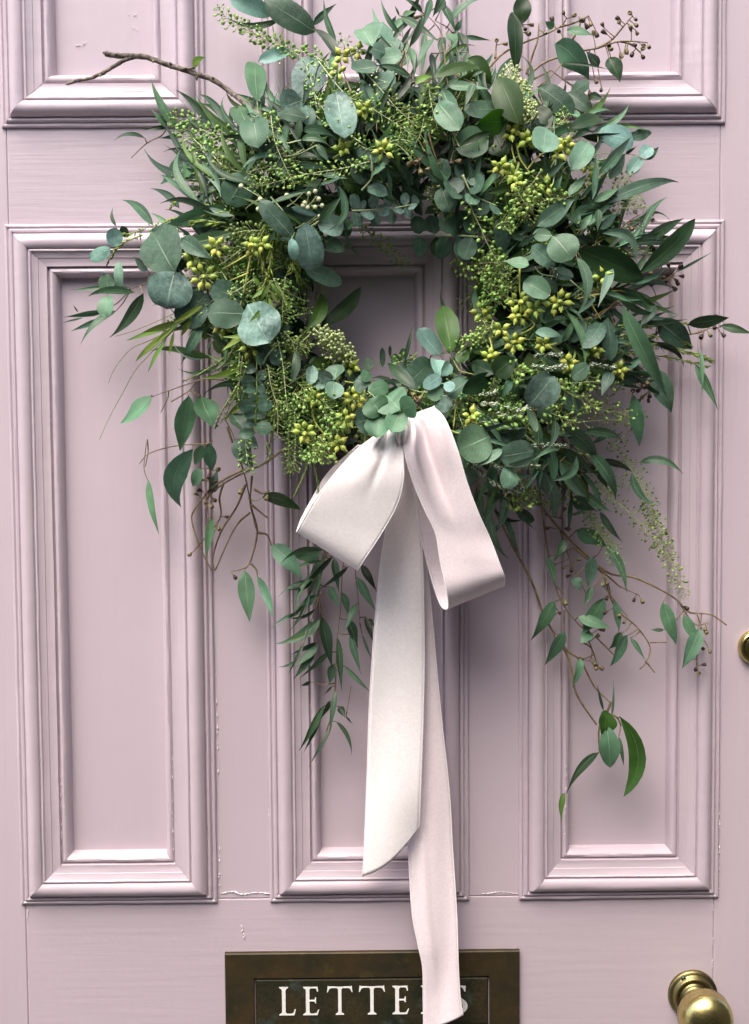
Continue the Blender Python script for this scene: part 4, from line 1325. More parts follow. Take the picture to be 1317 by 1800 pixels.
bs, wps = sprig_stem('leafy_sprig', [[(1060, 40), (1010, 110), (980, 240), (960, 340), (930, 450), (920, 540)], [(1000, 130), (880, 200), (800, 240)], [(940, 440), (870, 500)], [(940, 470), (960, 560), (990, 600)], [(985, 235), (900, 270)]], 4.2, 4, 'D', None)
bs.build('leafy_sprig', M['stem_yel'], W)
for pth, r in (([[(475, 320), (500, 430), (560, 520), (640, 620)], [(470, 480), (440, 360), (440, 270)], [(560, 520), (620, 440), (700, 380)]], 'M'), ([[(525, 95), (525, 240), (530, 300)], [(570, 450), (635, 520), (520, 590)], [(300, 610), (320, 700), (290, 760)], [(960, 320), (1100, 290), (1240, 260), (1330, 268)], [(1060, 360), (1130, 470)]], 'N'),
               ([[(920, 1000), (930, 1130), (1000, 1230), (1085, 1315), (1120, 1360)], [(1170, 840), (1280, 860), (1330, 930)]], 'J'), ([[(60, 1000), (30, 1290)], [(0, 1300), (80, 1330)], [(150, 1240), (90, 1320)]], 'N')):
    bs, wps = sprig_stem('leafy_sprig', pth, 3.4, 4, r, None); bs.build('leafy_sprig', M['stem_yel'], W)

nut_sprig('C', [[(150, 305), (215, 240), (300, 195), (400, 155), (470, 120), (500, 82)], [(330, 335), (400, 280), (470, 255), (560, 230), (640, 215), (740, 185), (860, 190)], [(320, 330), (350, 240), (372, 170), (375, 105)], [(330, 365), (430, 315)], [(470, 120), (540, 100), (600, 70)], [(640, 215), (700, 180), (745, 130), (795, 70)],
                [(740, 185), (790, 200), (830, 235)], [(520, 190), (560, 110), (555, 75)], [(280, 190), (300, 110)], [(180, 260), (185, 200)]],
          [(490, 70), (520, 76), (555, 70), (590, 62), (602, 95), (580, 100), (515, 180), (530, 200), (630, 135), (668, 125), (682, 155), (620, 165), (670, 190), (700, 180), (745, 95), (740, 110), (790, 65), (803, 80), (808, 135), (800, 105), (790, 145), (775, 185), (820, 180), (862, 190), (770, 210), (740, 230), (745, 265), (800, 228), (820, 245), (835, 225), (710, 300), (690, 260), (370, 130), (440, 105), (460, 140), (480, 160), (186, 188), (208, 196), (325, 110), (310, 145), (290, 105), (580, 428), (600, 400), (625, 350), (655, 388), (520, 378)], 3.4, 0, .35, 7.2)
nut_sprig('F', [[(700, 285), (760, 280), (870, 235), (930, 250), (975, 215)], [(870, 235), (885, 160)], [(1040, 480), (1110, 465), (1160, 430)], [(760, 600), (830, 640), (870, 730)], [(830, 640), (800, 720)], [(740, 270), (830, 305)], [(560, 420), (680, 370), (760, 320)], [(700, 400), (730, 500), (760, 600)]],
          [(960, 182), (975, 216), (1000, 216), (995, 190), (970, 260), (945, 240), (925, 235), (985, 235), (885, 150), (880, 176), (860, 172), (865, 248), (1160, 415), (1160, 440), (1135, 470), (1190, 470), (1110, 455), (880, 725), (865, 760), (835, 765), (835, 720), (840, 665), (800, 725), (815, 690), (790, 765), (870, 732), (850, 745)], 2.6, 0, .6, 7.4)
nut_sprig('C', [[(720, 1040), (780, 990), (830, 960)], [(780, 990), (850, 990), (905, 990)], [(800, 985), (840, 1030), (850, 1080)]], [(885, 970), (878, 990), (770, 1000), (760, 1020), (745, 980), (800, 1020), (815, 960)], 2.4, -4, .4, 7)
nut_sprig('G', [[(600, 200), (520, 240), (450, 290), (370, 390), (365, 450), (400, 560), (455, 670)], [(610, 270), (570, 370), (500, 480), (460, 600), (465, 670)], [(510, 260), (490, 330), (490, 430), (380, 565)], [(630, 330), (640, 390), (665, 490), (630, 630), (590, 660), (545, 670)], [(665, 490), (710, 500), (730, 552)], [(630, 630), (660, 660), (665, 690)],
                [(630, 400), (560, 470), (470, 665)], [(525, 0), (560, 100), (600, 200), (630, 330)], [(635, 360), (712, 422)], [(650, 290), (690, 310), (722, 295)], [(800, 95), (740, 140), (690, 175), (600, 215), (500, 270), (430, 330)], [(640, 230), (632, 330)], [(440, 120), (445, 250), (430, 390)]],
          [(545, 670), (722, 293), (510, 415), (490, 450), (435, 340), (450, 200), (440, 240), (460, 255), (430, 350), (395, 320), (600, 265), (380, 565), (470, 200), (425, 250), (445, 300), (455, 330), (412, 300)], 3.4, -6, .3, 7)
nut_branches('H', [[(500, 440), (540, 560), (580, 650)], [(560, 520), (690, 640), (720, 720)], [(760, 690), (840, 725)], [(1010, 750), (1080, 850), (1140, 845)], [(1090, 800), (1110, 880), (1090, 1000), (1095, 1055)], [(1105, 900), (1135, 940)], [(480, 680), (520, 725)], [(470, 760), (500, 803)], [(610, 900), (640, 960), (632, 1010)], [(700, 700), (760, 780), (790, 815)], [(440, 380), (520, 400)]],
          [(825, 735), (848, 728), (790, 818), (707, 795), (613, 717), (1020, 755), (1100, 860), (1130, 865), (1148, 845), (1110, 950), (1135, 942), (1075, 1000), (1095, 1020), (1108, 1028), (1095, 1055), (520, 725), (500, 803), (450, 830), (635, 990), (632, 1010), (607, 1005), (665, 1030), (665, 875), (650, 910), (690, 645), (545, 590), (490, 590), (570, 575), (550, 640), (585, 665), (575, 635), (465, 435), (515, 370), (520, 440), (760, 790), (720, 710), (695, 690), (520, 320), (505, 290), (530, 600)], 2.2, -8, .25, 7)
nut_sprig('K', [[(850, 1020), (880, 1140), (940, 1310)], [(880, 1210), (770, 1215)], [(1060, 1080), (1040, 1180), (1000, 1290)]], [(830, 1160), (850, 1200), (800, 1230), (960, 1250), (1060, 1070), (1080, 1130), (1010, 1210), (740, 1240), (780, 1290), (860, 1290), (1050, 1240)], 2.4, 2, .1, 8)
nut_sprig('E', [[(760, 800), (800, 850), (850, 930)], [(800, 850), (840, 880)]], [(790, 830), (815, 870), (835, 890), (850, 945), (770, 850), (800, 890)], 2.2, 12, .4, 7)
# cream round buds at the left
cb, _ = sprig_stem('cream_bud_sprig', [[(560, 870), (540, 850), (430, 785)], [(560, 875), (500, 910), (450, 950)], [(1000, 850), (920, 940), (840, 930), (765, 850)], [(920, 930), (1035, 930)], [(915, 935), (935, 840)], [(920, 930), (1012, 880)]], 1.8, 8, 'I', None)
for x, y in ((412, 778), (765, 848), (935, 835), (985, 818), (1012, 877), (903, 908), (925, 945), (983, 940), (1037, 928), (560, 880), (545, 955), (890, 930), (1015, 1012)):
    X_, Y_ = 330+x*.22779, 150+y*.22779; cb.blob(P(X_, Y_, (env(X_, Y_)+6)/1000), PXM*3.9, lon=8, lat=6, mi=1)
cb.build('cream_bud_sprig', [M['stem_pale'], M['cream']], W)

# pepper grass where the photograph shows it
for a in [('A', [(1400, 320), (1317, 275), (1250, 250), (1180, 215), (1100, 170), (1020, 130), (960, 80), (930, 40)], 10, 6.5, .9, 'pod', -2), ('B', [(560, 400), (480, 310), (400, 270), (290, 240), (170, 190), (60, 110)], 10, 6.2, .8, 'pod', 2), ('B', [(460, 560), (440, 440), (400, 330)], 9, 6, .6, 'pod', 10),
          ('A', [(1000, 1035), (900, 1035), (800, 1040), (660, 1045)], 9, 5, .8, 'podolive', -2), ('A', [(960, 800), (860, 760), (760, 710), (660, 680)], 13, 6.5, 1.3, 'pod', 0), ('A', [(900, 900), (840, 850), (760, 780), (690, 790)], 14, 6.5, 1.3, 'pod', 2), ('A', [(960, 960), (900, 900), (820, 860)], 14, 6.5, 1.2, 'pod', 2), ('A', [(1060, 810), (960, 770), (860, 770)], 10, 6.5, 1, 'pod', 2),
          ('A', [(1000, 1000), (900, 950), (800, 960)], 14, 5.5, 1.1, 'poddk', -8),
          ('J', [(650, 520), (690, 700), (710, 900), (730, 1060)], 9, 4.4, .5, 'pod', 10), ('J', [(575, 710), (600, 870), (650, 1050), (650, 1270)], 10, 4, .9, 'podolive', 8), ('J', [(380, 640), (365, 760), (350, 870)], 10, 4, .6, 'pod', 6), ('J', [(780, 1070), (790, 1300), (770, 1536)], 11, 4, 1.3, 'pod', 2), ('J', [(740, 1130), (735, 1540)], 9, 4, 1.3, 'podolive', -2),
          ('J', [(400, 1250), (410, 1400), (440, 1530)], 11, 5.5, 1.2, 'pod', 4), ('J', [(710, 30), (690, 250), (690, 380)], 13, 4.5, 1.2, 'poddk', 2), ('J', [(620, 40), (680, 180), (750, 290)], 8, 4, .6, 'pod', 8), ('J', [(700, 450), (780, 540), (890, 580)], 10, 4.5, 1.2, 'pod', 4), ('J', [(740, 340), (820, 320), (880, 310)], 9, 4, 1, 'pod', -4),
          ('J', [(260, 160), (330, 140), (470, 40)], 10, 5, .9, 'pod', 8), ('J', [(890, 890), (1000, 990), (1090, 1080)], 9, 5, .7, 'pod', 10), ('J', [(990, 20), (990, 120), (990, 230)], 9, 4, 1, 'poddk', 0), ('J', [(640, 980), (690, 1000), (740, 1060)], 10, 4.5, 1, 'pod', 6),
          ('I', [(640, 200), (670, 420), (760, 640), (830, 770)], 12, 6, .8, 'pod', 12), ('I', [(1400, 590), (1200, 640), (900, 690), (560, 780)], 10, 6, .8, 'pod', 10), ('I', [(1350, 450), (1250, 380), (1080, 230), (980, 60)], 9, 5, .5, 'pod', 12), ('I', [(700, 640), (640, 650), (600, 660)], 12, 5, 1.5, 'pod', 6), ('I', [(620, 720), (560, 770), (500, 760)], 11, 5, 1.5, 'pod', 6),
          ('K', [(0, 470), (200, 720), (350, 800), (560, 930), (720, 1040)], 12, 5, .7, 'pod', 8), ('K', [(310, 500), (480, 690), (600, 830), (740, 960)], 12, 5, .7, 'pod', 8), ('K', [(850, 660), (870, 800), (920, 1000)], 16, 5.5, 1.3, 'pod', 0), ('K', [(700, 800), (690, 950), (640, 1100)], 18, 5, 1.2, 'poddk', -6), ('K', [(820, 880), (780, 1050), (700, 1160)], 18, 5, 1.2, 'poddk', -6), ('K', [(240, 420), (210, 370), (190, 290)], 12, 4.5, .9, 'podolive', -4), ('K', [(740, 1100), (600, 1080), (400, 1160), (250, 1060)], 10, 5, .9, 'poddk', 4), ('K', [(730, 1240), (660, 1160), (590, 1100)], 10, 5, .8, 'pod', 6),
          ('M', [(100, 740), (140, 850), (180, 930), (250, 1090), (310, 1200), (340, 1250)], 13, 6, .7, 'pod', 10), ('M', [(660, 530), (600, 620), (540, 700), (560, 800), (540, 900)], 18, 7, 1.6, 'pod', 6), ('M', [(600, 840), (540, 780), (480, 680)], 16, 7, 1.4, 'pod', 8), ('M', [(860, 750), (760, 740), (660, 770)], 14, 6.5, 1.6, 'pod', 6), ('M', [(300, 980), (350, 930), (430, 920)], 17, 6, 2.2, 'pod', 4), ('M', [(480, 980), (420, 850), (380, 700)], 18, 6, 1.2, 'poddk', -6), ('M', [(1100, 940), (1020, 960), (920, 990)], 12, 5, .8, 'poddk', 0),
          ('N', [(30, 20), (110, 90), (200, 60), (300, 50), (420, 40)], 17, 6, 1.5, 'pod', 4), ('N', [(140, 120), (240, 90), (330, 130), (450, 130)], 19, 6, 1.6, 'pod', 6), ('N', [(230, 160), (330, 220), (470, 230)], 19, 6, 1.6, 'pod', 4), ('N', [(280, 260), (340, 330), (410, 290)], 16, 6, 1.4, 'pod', 2), ('N', [(300, 170), (320, 260), (330, 340)], 18, 6, 1.6, 'poddk', 2), ('N', [(210, 190), (150, 290), (90, 400)], 12, 4.5, .8, 'pod', -6), ('N', [(230, 460), (280, 530), (240, 610)], 16, 5.5, 2, 'pod', 4), ('N', [(330, 480), (290, 560), (220, 620)], 14, 5.5, 1.6, 'pod', 2), ('N', [(210, 600), (150, 650), (20, 720)], 12, 5.5, 1.6, 'pod', 6),
          ('N', [(130, 1260), (300, 1230), (430, 1200), (560, 1190)], 15, 7, 1.6, 'pod', 6), ('N', [(680, 1150), (800, 1190), (930, 1250)], 15, 6.5, 1.3, 'pod', 4), ('N', [(800, 960), (900, 1030), (1010, 1060), (1080, 1140)], 14, 6.5, 1.2, 'pod', 4), ('N', [(780, 950), (920, 950), (1080, 940), (1290, 960)], 9, 6, .7, 'pod', 4), ('N', [(390, 870), (470, 850), (540, 900)], 14, 7, 2.2, 'pod', 6), ('N', [(60, 1090), (200, 990), (350, 930)], 16, 5, 1.3, 'poddk', 2), ('N', [(0, 1160), (120, 1060), (180, 960)], 14, 5, 1.2, 'pod', 0), ('N', [(200, 900), (330, 1010), (360, 1100)], 16, 5, 1, 'poddk', -6),
          ('Q', [(780, 110), (860, 140), (980, 160), (1060, 180), (1150, 190)], 17, 5, 1, 'pod', 0), ('Q', [(650, 230), (880, 210), (1040, 200)], 15, 4.5, .6, 'podolive', 0), ('Q', [(820, 250), (980, 390), (1100, 540), (1180, 720), (1240, 900), (1220, 1010)], 13, 4.4, .75, 'podolive', 0), ('Q', [(640, 480), (850, 640), (1000, 740), (1130, 860), (1230, 990), (1290, 1060)], 12, 4.6, .7, 'podolive', 0), ('Q', [(700, 400), (800, 440), (900, 540), (1060, 620)], 13, 4.6, .9, 'pod', 0), ('Q', [(780, 720), (810, 820), (860, 900), (940, 980), (1010, 1110)], 11, 4.4, 1, 'pod', 0),
          ('Q', [(800, 520), (880, 620), (950, 690)], 12, 4.6, 1, 'pod', 2), ('Q', [(660, 560), (680, 680), (690, 720)], 12, 5, 1.2, 'pod', 2), ('Q', [(280, 690), (340, 720), (430, 690)], 13, 7, 1.8, 'pod', 0), ('Q', [(330, 740), (380, 690), (470, 690)], 13, 7, 1.2, 'podolive', -2),
          ('W', [(1130, 880), (1160, 940), (1180, 990), (1205, 1048)], 13, 5, 1.1, 'pod', 0), ('W', [(1095, 800), (1140, 880), (1150, 920)], 10, 4, .7, 'podolive', 0), ('H', [(610, 350), (680, 470), (740, 590)], 10, 4.5, 1, 'pod', 0), ('F', [(690, 1000), (760, 930), (830, 870)], 10, 4, .7, 'podolive', -2),
          ('B', [(850, 1290), (780, 1240), (690, 1170)], 11, 6, .5, 'pod', 2), ('E', [(520, -20), (620, 60), (720, 150), (775, 205)], 9, 4.5, .8, 'pod', -6), ('E', [(700, 700), (760, 690), (840, 690)], 10, 6, 1.2, 'pod', 2),
          ('C', [(700, 940), (770, 930), (860, 935)], 10, 4.5, 1, 'podolive', -4), ('C', [(710, 830), (750, 810), (785, 790)], 10, 5, 1.2, 'podolive', -6), ('C', [(740, 1030), (800, 1020), (830, 1010)], 10, 4.5, 1, 'podolive', -4),
          ('J', [(780, 930), (830, 970), (880, 1000)], 15, 6, 2.2, 'pod', 6), ('J', [(960, 920), (1000, 980), (1060, 1010)], 15, 6.5, 1.8, 'pod', 4), ('J', [(1010, 1090), (1060, 1140), (1100, 1200)], 16, 6, 2.6, 'pod', 6), ('J', [(880, 1300), (940, 1360), (920, 1430)], 18, 5.5, 3.2, 'pod', 6), ('J', [(960, 1260), (1020, 1330), (990, 1420)], 18, 5.5, 3, 'pod', 6), ('J', [(800, 840), (860, 900), (940, 940)], 18, 5.5, 1.6, 'poddk', 0),
          ('M', [(790, 170), (830, 150), (850, 110)], 10, 5, 1.2, 'pod', 4), ('D', [(940, 640), (935, 760), (930, 880)], 9, 4, .5, 'pod', 4), ('C', [(480, 560), (490, 530), (480, 500)], 9, 5, 1.2, 'pod', 4)]:
    pepper(*a)
for a in [('D', [(1000, 640), (960, 760), (900, 860), (840, 960), (820, 1030)], 12, 1.2), ('D', [(900, 640), (820, 700), (720, 760), (650, 790)], 11, 1.2), ('D', [(920, 600), (860, 700), (800, 740)], 11, 1.1), ('D', [(1000, 780), (920, 860), (850, 1000)], 11, 1.0), ('D', [(1130, 920), (1110, 1050), (1080, 1160)], 11, 1.2), ('D', [(1190, 1050), (1200, 1290)], 10, 1.0), ('G', [(900, 120), (890, 200), (830, 330)], 12, 1.0), ('G', [(920, 140), (940, 240), (945, 300)], 12, 1.0), ('J', [(560, 700), (640, 780), (760, 700)], 13, 1.2), ('J', [(560, 1300), (600, 1400), (560, 1450)], 12, 1.0), ('J', [(560, 760), (620, 900), (620, 1000)], 13, 1.1)]:
    feather(a[0], a[1], a[2], a[3])
for a in [('A', [(1000, 1230), (880, 1230), (760, 1250), (620, 1290)], 24, .8, 'yel', 0, 3.2), ('A', [(900, 1200), (800, 1180), (720, 1160), (660, 1190)], 20, .8, 'yel', 0, 3), ('A', [(980, 1290), (850, 1280), (740, 1300), (640, 1320)], 20, .8, 'yel', 0, 3), ('D', [(440, 40), (360, 70), (300, 120), (260, 180)], 18, .7, 'yel', 0, 3), ('D', [(450, 10), (380, 30), (320, 40)], 18, .7, 'yel', 0, 3),
          ('F', [(730, 440), (900, 440), (1030, 430)], 22, .8, 'yel', 0, 2.4), ('F', [(740, 510), (900, 530), (1060, 560), (1140, 590)], 24, .9, 'yel', 0, 2.6), ('F', [(720, 560), (860, 570), (1000, 590), (1130, 620)], 20, .8, 'yel', -2, 2.4), ('F', [(730, 480), (850, 480), (960, 500), (1050, 520)], 22, .7, 'yel', 0, 2.4), ('D', [(1180, 250), (1230, 180), (1260, 290)], 16, .8, 'yel', 0, 2.4), ('D', [(1040, 90), (1060, 200), (1100, 300)], 22, .7, 'yel', 4, 3), ('D', [(1100, 120), (1090, 240), (1040, 330)], 22, .7, 'yel', 4, 3), ('I', [(620, 1050), (560, 1200), (500, 1300)], 24, .7, 'yel', 2, 3), ('I', [(700, 1080), (650, 1250), (640, 1420)], 24, .7, 'yel', 0, 3), ('I', [(800, 1250), (820, 1400), (860, 1520)], 20, .8, 'yel', 2, 2.6)]:
    M['yel'] = M.get('yel') or plain_mat('fern_yellow_green', (0.24, 0.32, 0.05), 0.5, 0.3, 90, rnd=.2)
    feather(*a, ang=.45)
for a in [('F', [(340, 620), (420, 630), (490, 620)]), ('F', [(350, 575), (420, 570), (470, 570)]), ('F', [(600, 610), (660, 620), (715, 630)]), ('F', [(110, 790), (200, 795), (270, 815), (330, 815)]), ('F', [(100, 750), (150, 745), (185, 735)]), ('Q', [(80, 470), (160, 570), (260, 630), (365, 665)]), ('Q', [(180, 480), (280, 530), (400, 645)]), ('Q', [(430, 370), (540, 365), (660, 372)]), ('Q', [(260, 510), (380, 500), (490, 500)]), ('M', [(640, 1240), (760, 1290), (800, 1330)]), ('F', [(180, 830), (260, 850), (330, 800)])]:
    heather(*a)
panicle('C', (225, 285), (345, 540), 115, 150)
panicle('C', (290, 400), (310, 560), 110, 70)
panicle('C', (200, 480), (230, 530), 45, 26)
panicle('E', (300, 520), (490, 690), 150, 190)
panicle('E', (1110, 560), (990, 630), 70, 60, 6)
baby('B', [(640, 1085), (760, 1080), (860, 1070), (960, 1050)], 82, 8, 4, 'm', taper=.2, squash=.65)
baby('B', [(1290, 1218), (1180, 1212), (1080, 1212), (965, 1212)], 120, 5, 2, 'b', taper=.2, squash=.75)
baby('M', [(60, 560), (130, 700), (230, 760), (330, 800)], 150, 4, 0, 'd', squash=.8)
baby('K', [(410, 1317), (410, 1260), (400, 1200)], 100, 2, 4, 'b', squash=.7)
baby('J', [(640, 560), (570, 640), (540, 700)], 130, 2, 4, 'd', squash=.8)
baby('B', [(690, 980), (740, 920), (745, 850), (750, 800)], 110, 3, 4, 'd', squash=.65)
baby('N', [(1300, 590), (1220, 600), (1130, 600)], 90, 4, 0, 'b', squash=.55)
baby('B', [(1080, 960), (1180, 940), (1280, 920)], 130, 4, -2, 'd', squash=.8)
# ------------------------------------------------------------------ the vine ring and the dense inner greenery
mb = MB()
for k in range(9):
    a0 = random.uniform(0, 6.28); rr_ = RR+random.uniform(-26, 26); pts = []
    for i in range(49):
        a = a0+2*math.pi*i/48; r_ = rr_+14*math.sin(a*(2+k % 3)+k)+6*noise.noise((a*2, k, 0)); e = 46+14*math.cos(a*(3+k % 2)+2*k)
        pts.append(P(RCX+r_*math.cos(a), RCY+r_*math.sin(a), e/1000))
    mb.tube(pts, PXM*random.uniform(4.5, 8.5), 7, caps=False)
mb.build('vine_ring', M['vine'], W)
def inside_body(x, y):
    r = math.hypot(x-RCX, y-RCY); a = math.degrees(math.atan2(y-RCY, x-RCX)) % 360
    inner = 150 if 200 < a < 340 else 142
    inner += 12*noise.noise((a*.05, 1, 1))
    # outer edge of the dense part by direction (0 = right, 90 = down)
    tab = [(0, 400), (15, 385), (30, 372), (45, 372), (58, 352), (65, 330), (80, 285), (90, 262), (100, 268), (115, 312), (130, 325), (150, 345), (170, 358), (190, 366), (210, 385), (225, 400), (250, 395), (270, 395), (285, 400), (300, 398), (320, 395), (340, 405), (360, 400)]
    for (a0, r0), (a1, r1) in zip(tab, tab[1:]):
        if a0 <= a <= a1: outer = r0+(r1-r0)*(a-a0)/(a1-a0); break
    outer += 22*noise.noise((a*.06, 5, 2))
    return inner < r < outer
rf = random.Random(11)
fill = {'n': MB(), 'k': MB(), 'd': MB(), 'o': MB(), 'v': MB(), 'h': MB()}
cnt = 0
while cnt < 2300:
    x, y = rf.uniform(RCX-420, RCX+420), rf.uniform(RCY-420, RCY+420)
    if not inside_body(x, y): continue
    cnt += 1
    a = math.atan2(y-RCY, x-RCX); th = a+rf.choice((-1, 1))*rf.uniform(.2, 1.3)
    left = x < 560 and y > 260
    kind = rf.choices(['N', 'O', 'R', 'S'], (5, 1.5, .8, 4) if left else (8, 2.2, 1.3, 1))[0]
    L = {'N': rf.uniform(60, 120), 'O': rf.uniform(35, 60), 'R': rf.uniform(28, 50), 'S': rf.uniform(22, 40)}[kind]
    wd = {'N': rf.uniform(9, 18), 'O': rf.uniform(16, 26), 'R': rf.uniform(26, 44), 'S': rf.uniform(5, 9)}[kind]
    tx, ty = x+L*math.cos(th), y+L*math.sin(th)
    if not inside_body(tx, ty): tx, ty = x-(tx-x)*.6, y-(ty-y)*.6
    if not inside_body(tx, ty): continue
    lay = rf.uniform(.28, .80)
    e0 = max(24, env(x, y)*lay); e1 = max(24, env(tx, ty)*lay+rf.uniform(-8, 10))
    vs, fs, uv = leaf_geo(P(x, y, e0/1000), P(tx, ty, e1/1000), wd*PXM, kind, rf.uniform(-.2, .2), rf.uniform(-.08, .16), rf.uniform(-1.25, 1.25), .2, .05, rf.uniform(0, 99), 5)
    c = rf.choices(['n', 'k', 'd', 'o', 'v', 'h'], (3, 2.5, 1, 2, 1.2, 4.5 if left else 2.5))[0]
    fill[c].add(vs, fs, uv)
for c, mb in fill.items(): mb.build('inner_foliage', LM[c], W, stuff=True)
# looser sprigs sticking out of the edge of the ring
def fringe(seed, a0, a1, n, rmin, rmax, codes, wts, down=0.0, Ls=(60, 120)):
    r = random.Random(seed)
    for q in range(max(1, n//5)):
        ac = math.radians(r.uniform(a0, a1)); rs = r.uniform(rmin, rmax)-18
        bx, by = RCX+rs*math.cos(ac), RCY+rs*math.sin(ac); th = ac+r.uniform(-.5, .5)
        L = r.uniform(60, 110); ex, ey = bx+L*math.cos(th), by+L*math.sin(th)+down*L
        dz = r.uniform(-14, 4)
        mb, wp = sprig_stem('willow_sprig', [[(bx, by), ((bx+ex)/2+r.uniform(-6, 6), (by+ey)/2+r.uniform(-6, 6)), (ex, ey)]], 2.0, dz, 'W', None)
        root = mb.build('willow_sprig', M['stem_brown'], W)
        for j in range(5):
            t = .25+.75*j/4; x, y = bx+(ex-bx)*t, by+(ey-by)*t
            la = th+(-1)**j*r.uniform(.2, .75)+down*.3; ll = r.uniform(*Ls)*(1-.25*t); tx, ty = x+ll*math.cos(la), y+ll*math.sin(la)+down*ll*.4
            e0 = max(env(x, y)+dz-7, 21); e1 = max(min(env(tx, ty)+dz+r.uniform(-6, 14), e0+20), 22)
            make_leaf(r.choices(codes, wts)[0], P(x, y, e0/1000), P(tx, ty, e1/1000), ll*PXM*r.uniform(.11, .18), root, r.uniform(-.16, .16), None, None, r, 'willow_leaf')
CN, CW = ['Nn', 'Nk', 'Nh', 'No'], [4, 3, 1.5, 1.5]
fringe(21, 255, 330, 40, 340, 400, CN, CW)
fringe(22, -32, 25, 45, 340, 400, CN, CW)
fringe(23, 30, 68, 45, 310, 365, CN, CW, .35)
fringe(24, 185, 245, 35, 320, 365, CN, CW)
fringe(25, 101, 110, 15, 420, 560, CN, CW, .8, (45, 80))
fringe(26, 262, 300, 15, 310, 360, ['Nk', 'Nh', 'Nn'], [3, 2, 2])
# slender dark and mid green leaves woven across the front of the ring
def slender(seed, n, cond, codes):
    r = random.Random(seed); k = 0
    while k < n:
        x, y = r.uniform(RCX-400, RCX+400), r.uniform(RCY-400, RCY+400)
        if not inside_body(x, y) or not cond(x, y): continue
        a = math.atan2(y-RCY, x-RCX); th = a+r.choice((-1, 1))*r.uniform(.1, .9); dz = r.uniform(-14, 4)
        ex, ey = x+26*math.cos(th), y+26*math.sin(th)
        mb, wp = sprig_stem('willow_sprig', [[(x, y), ((x+ex)/2, (y+ey)/2-3), (ex, ey)]], 1.6, dz-4, 'W', None)
        root = mb.build('willow_sprig', M['stem_green'], W)
        for j in range(3):
            t = j/2; bx, by = x+(ex-x)*t, y+(ey-y)*t; la = th+(j-1)*r.uniform(.25, .6); ll = r.uniform(60, 115)
            tx, ty = bx+ll*math.cos(la), by+ll*math.sin(la)
            e0 = max(env(bx, by)+dz-3, 22); e1 = max(min(env(tx, ty)+dz+r.uniform(-2, 10), e0+18), 22)
            make_leaf(r.choice(codes), P(bx, by, e0/1000), P(tx, ty, e1/1000), ll*PXM*r.uniform(.085, .14), root, r.uniform(-.2, .2), None, None, r, 'slender_leaf')
        k += 1
slender(41, 34, lambda x, y: y < 420 and x > 560, ['Nk', 'Nn', 'Nh', 'Nk', 'No'])
slender(42, 20, lambda x, y: x > 780 and y >= 420, ['Nk', 'Nn', 'Nh', 'No'])
slender(43, 16, lambda x, y: x <= 560 and y < 420, ['Nk', 'Nn', 'Nh', 'Nk'])
slender(44, 8, lambda x, y: x < 620 and y > 420, ['Nh', 'Nk', 'Sy'])
# loose pepper grass through the body, thickest at the left and the foot
def rand_pepper(n, cond, mats, dz, seed):
    r = random.Random(seed); k = 0; tries = 0
    while k < n and tries < 6000:
        tries += 1
        x, y = r.uniform(RCX-400, RCX+400), r.uniform(RCY-400, RCY+400)
        if not inside_body(x, y) or not cond(x, y): continue
        a = math.atan2(y-RCY, x-RCX); th = a+r.choice((-1, 1))*r.uniform(0, 1.1)+(.35 if x < RCX else -.35)*0
        L = r.uniform(45, 85); tx, ty = x+L*math.cos(th), y+L*math.sin(th)+14
        if not inside_body(tx, ty): continue
        pepper('W', [(x, y), ((x+tx)/2+r.uniform(-6, 6), (y+ty)/2+r.uniform(-6, 6)), (tx, ty)], r.uniform(10, 16), r.uniform(4.2, 6), r.uniform(1, 1.7), r.choice(mats), r.uniform(*dz)); k += 1
rand_pepper(52, lambda x, y: x < 640 and y > 380, ['pod', 'poddk', 'poddk', 'podolive'], (-24, -4), 3)
rand_pepper(22, lambda x, y: x > 780 and 330 < y < 800, ['pod', 'poddk', 'poddk'], (-22, -4), 4)
rand_pepper(20, lambda x, y: y < 330, ['poddk', 'podolive'], (-22, -4), 5)
rand_pepper(14, lambda x, y: y > 680, ['pod', 'poddk'], (-20, -2), 6)
def rand_feather(n, cond, seed):
    r = random.Random(seed); k = 0
    while k < n:
        x, y = r.uniform(RCX-400, RCX+400), r.uniform(RCY-400, RCY+400)
        if not inside_body(x, y) or not cond(x, y): continue
        th = math.atan2(y-RCY, x-RCX)+r.uniform(-1, 1); L = r.uniform(50, 90); tx, ty = x+L*math.cos(th), y+L*math.sin(th)+10
        if not inside_body(tx, ty): continue
        feather('W', [(x, y), ((x+tx)/2, (y+ty)/2-5), (tx, ty)], r.uniform(10, 16), 1.1, 'needle', r.uniform(-22, -4), 1.8); k += 1
rand_feather(34, lambda x, y: x < 620 and y > 300, 8)
rand_feather(16, lambda x, y: True, 9)

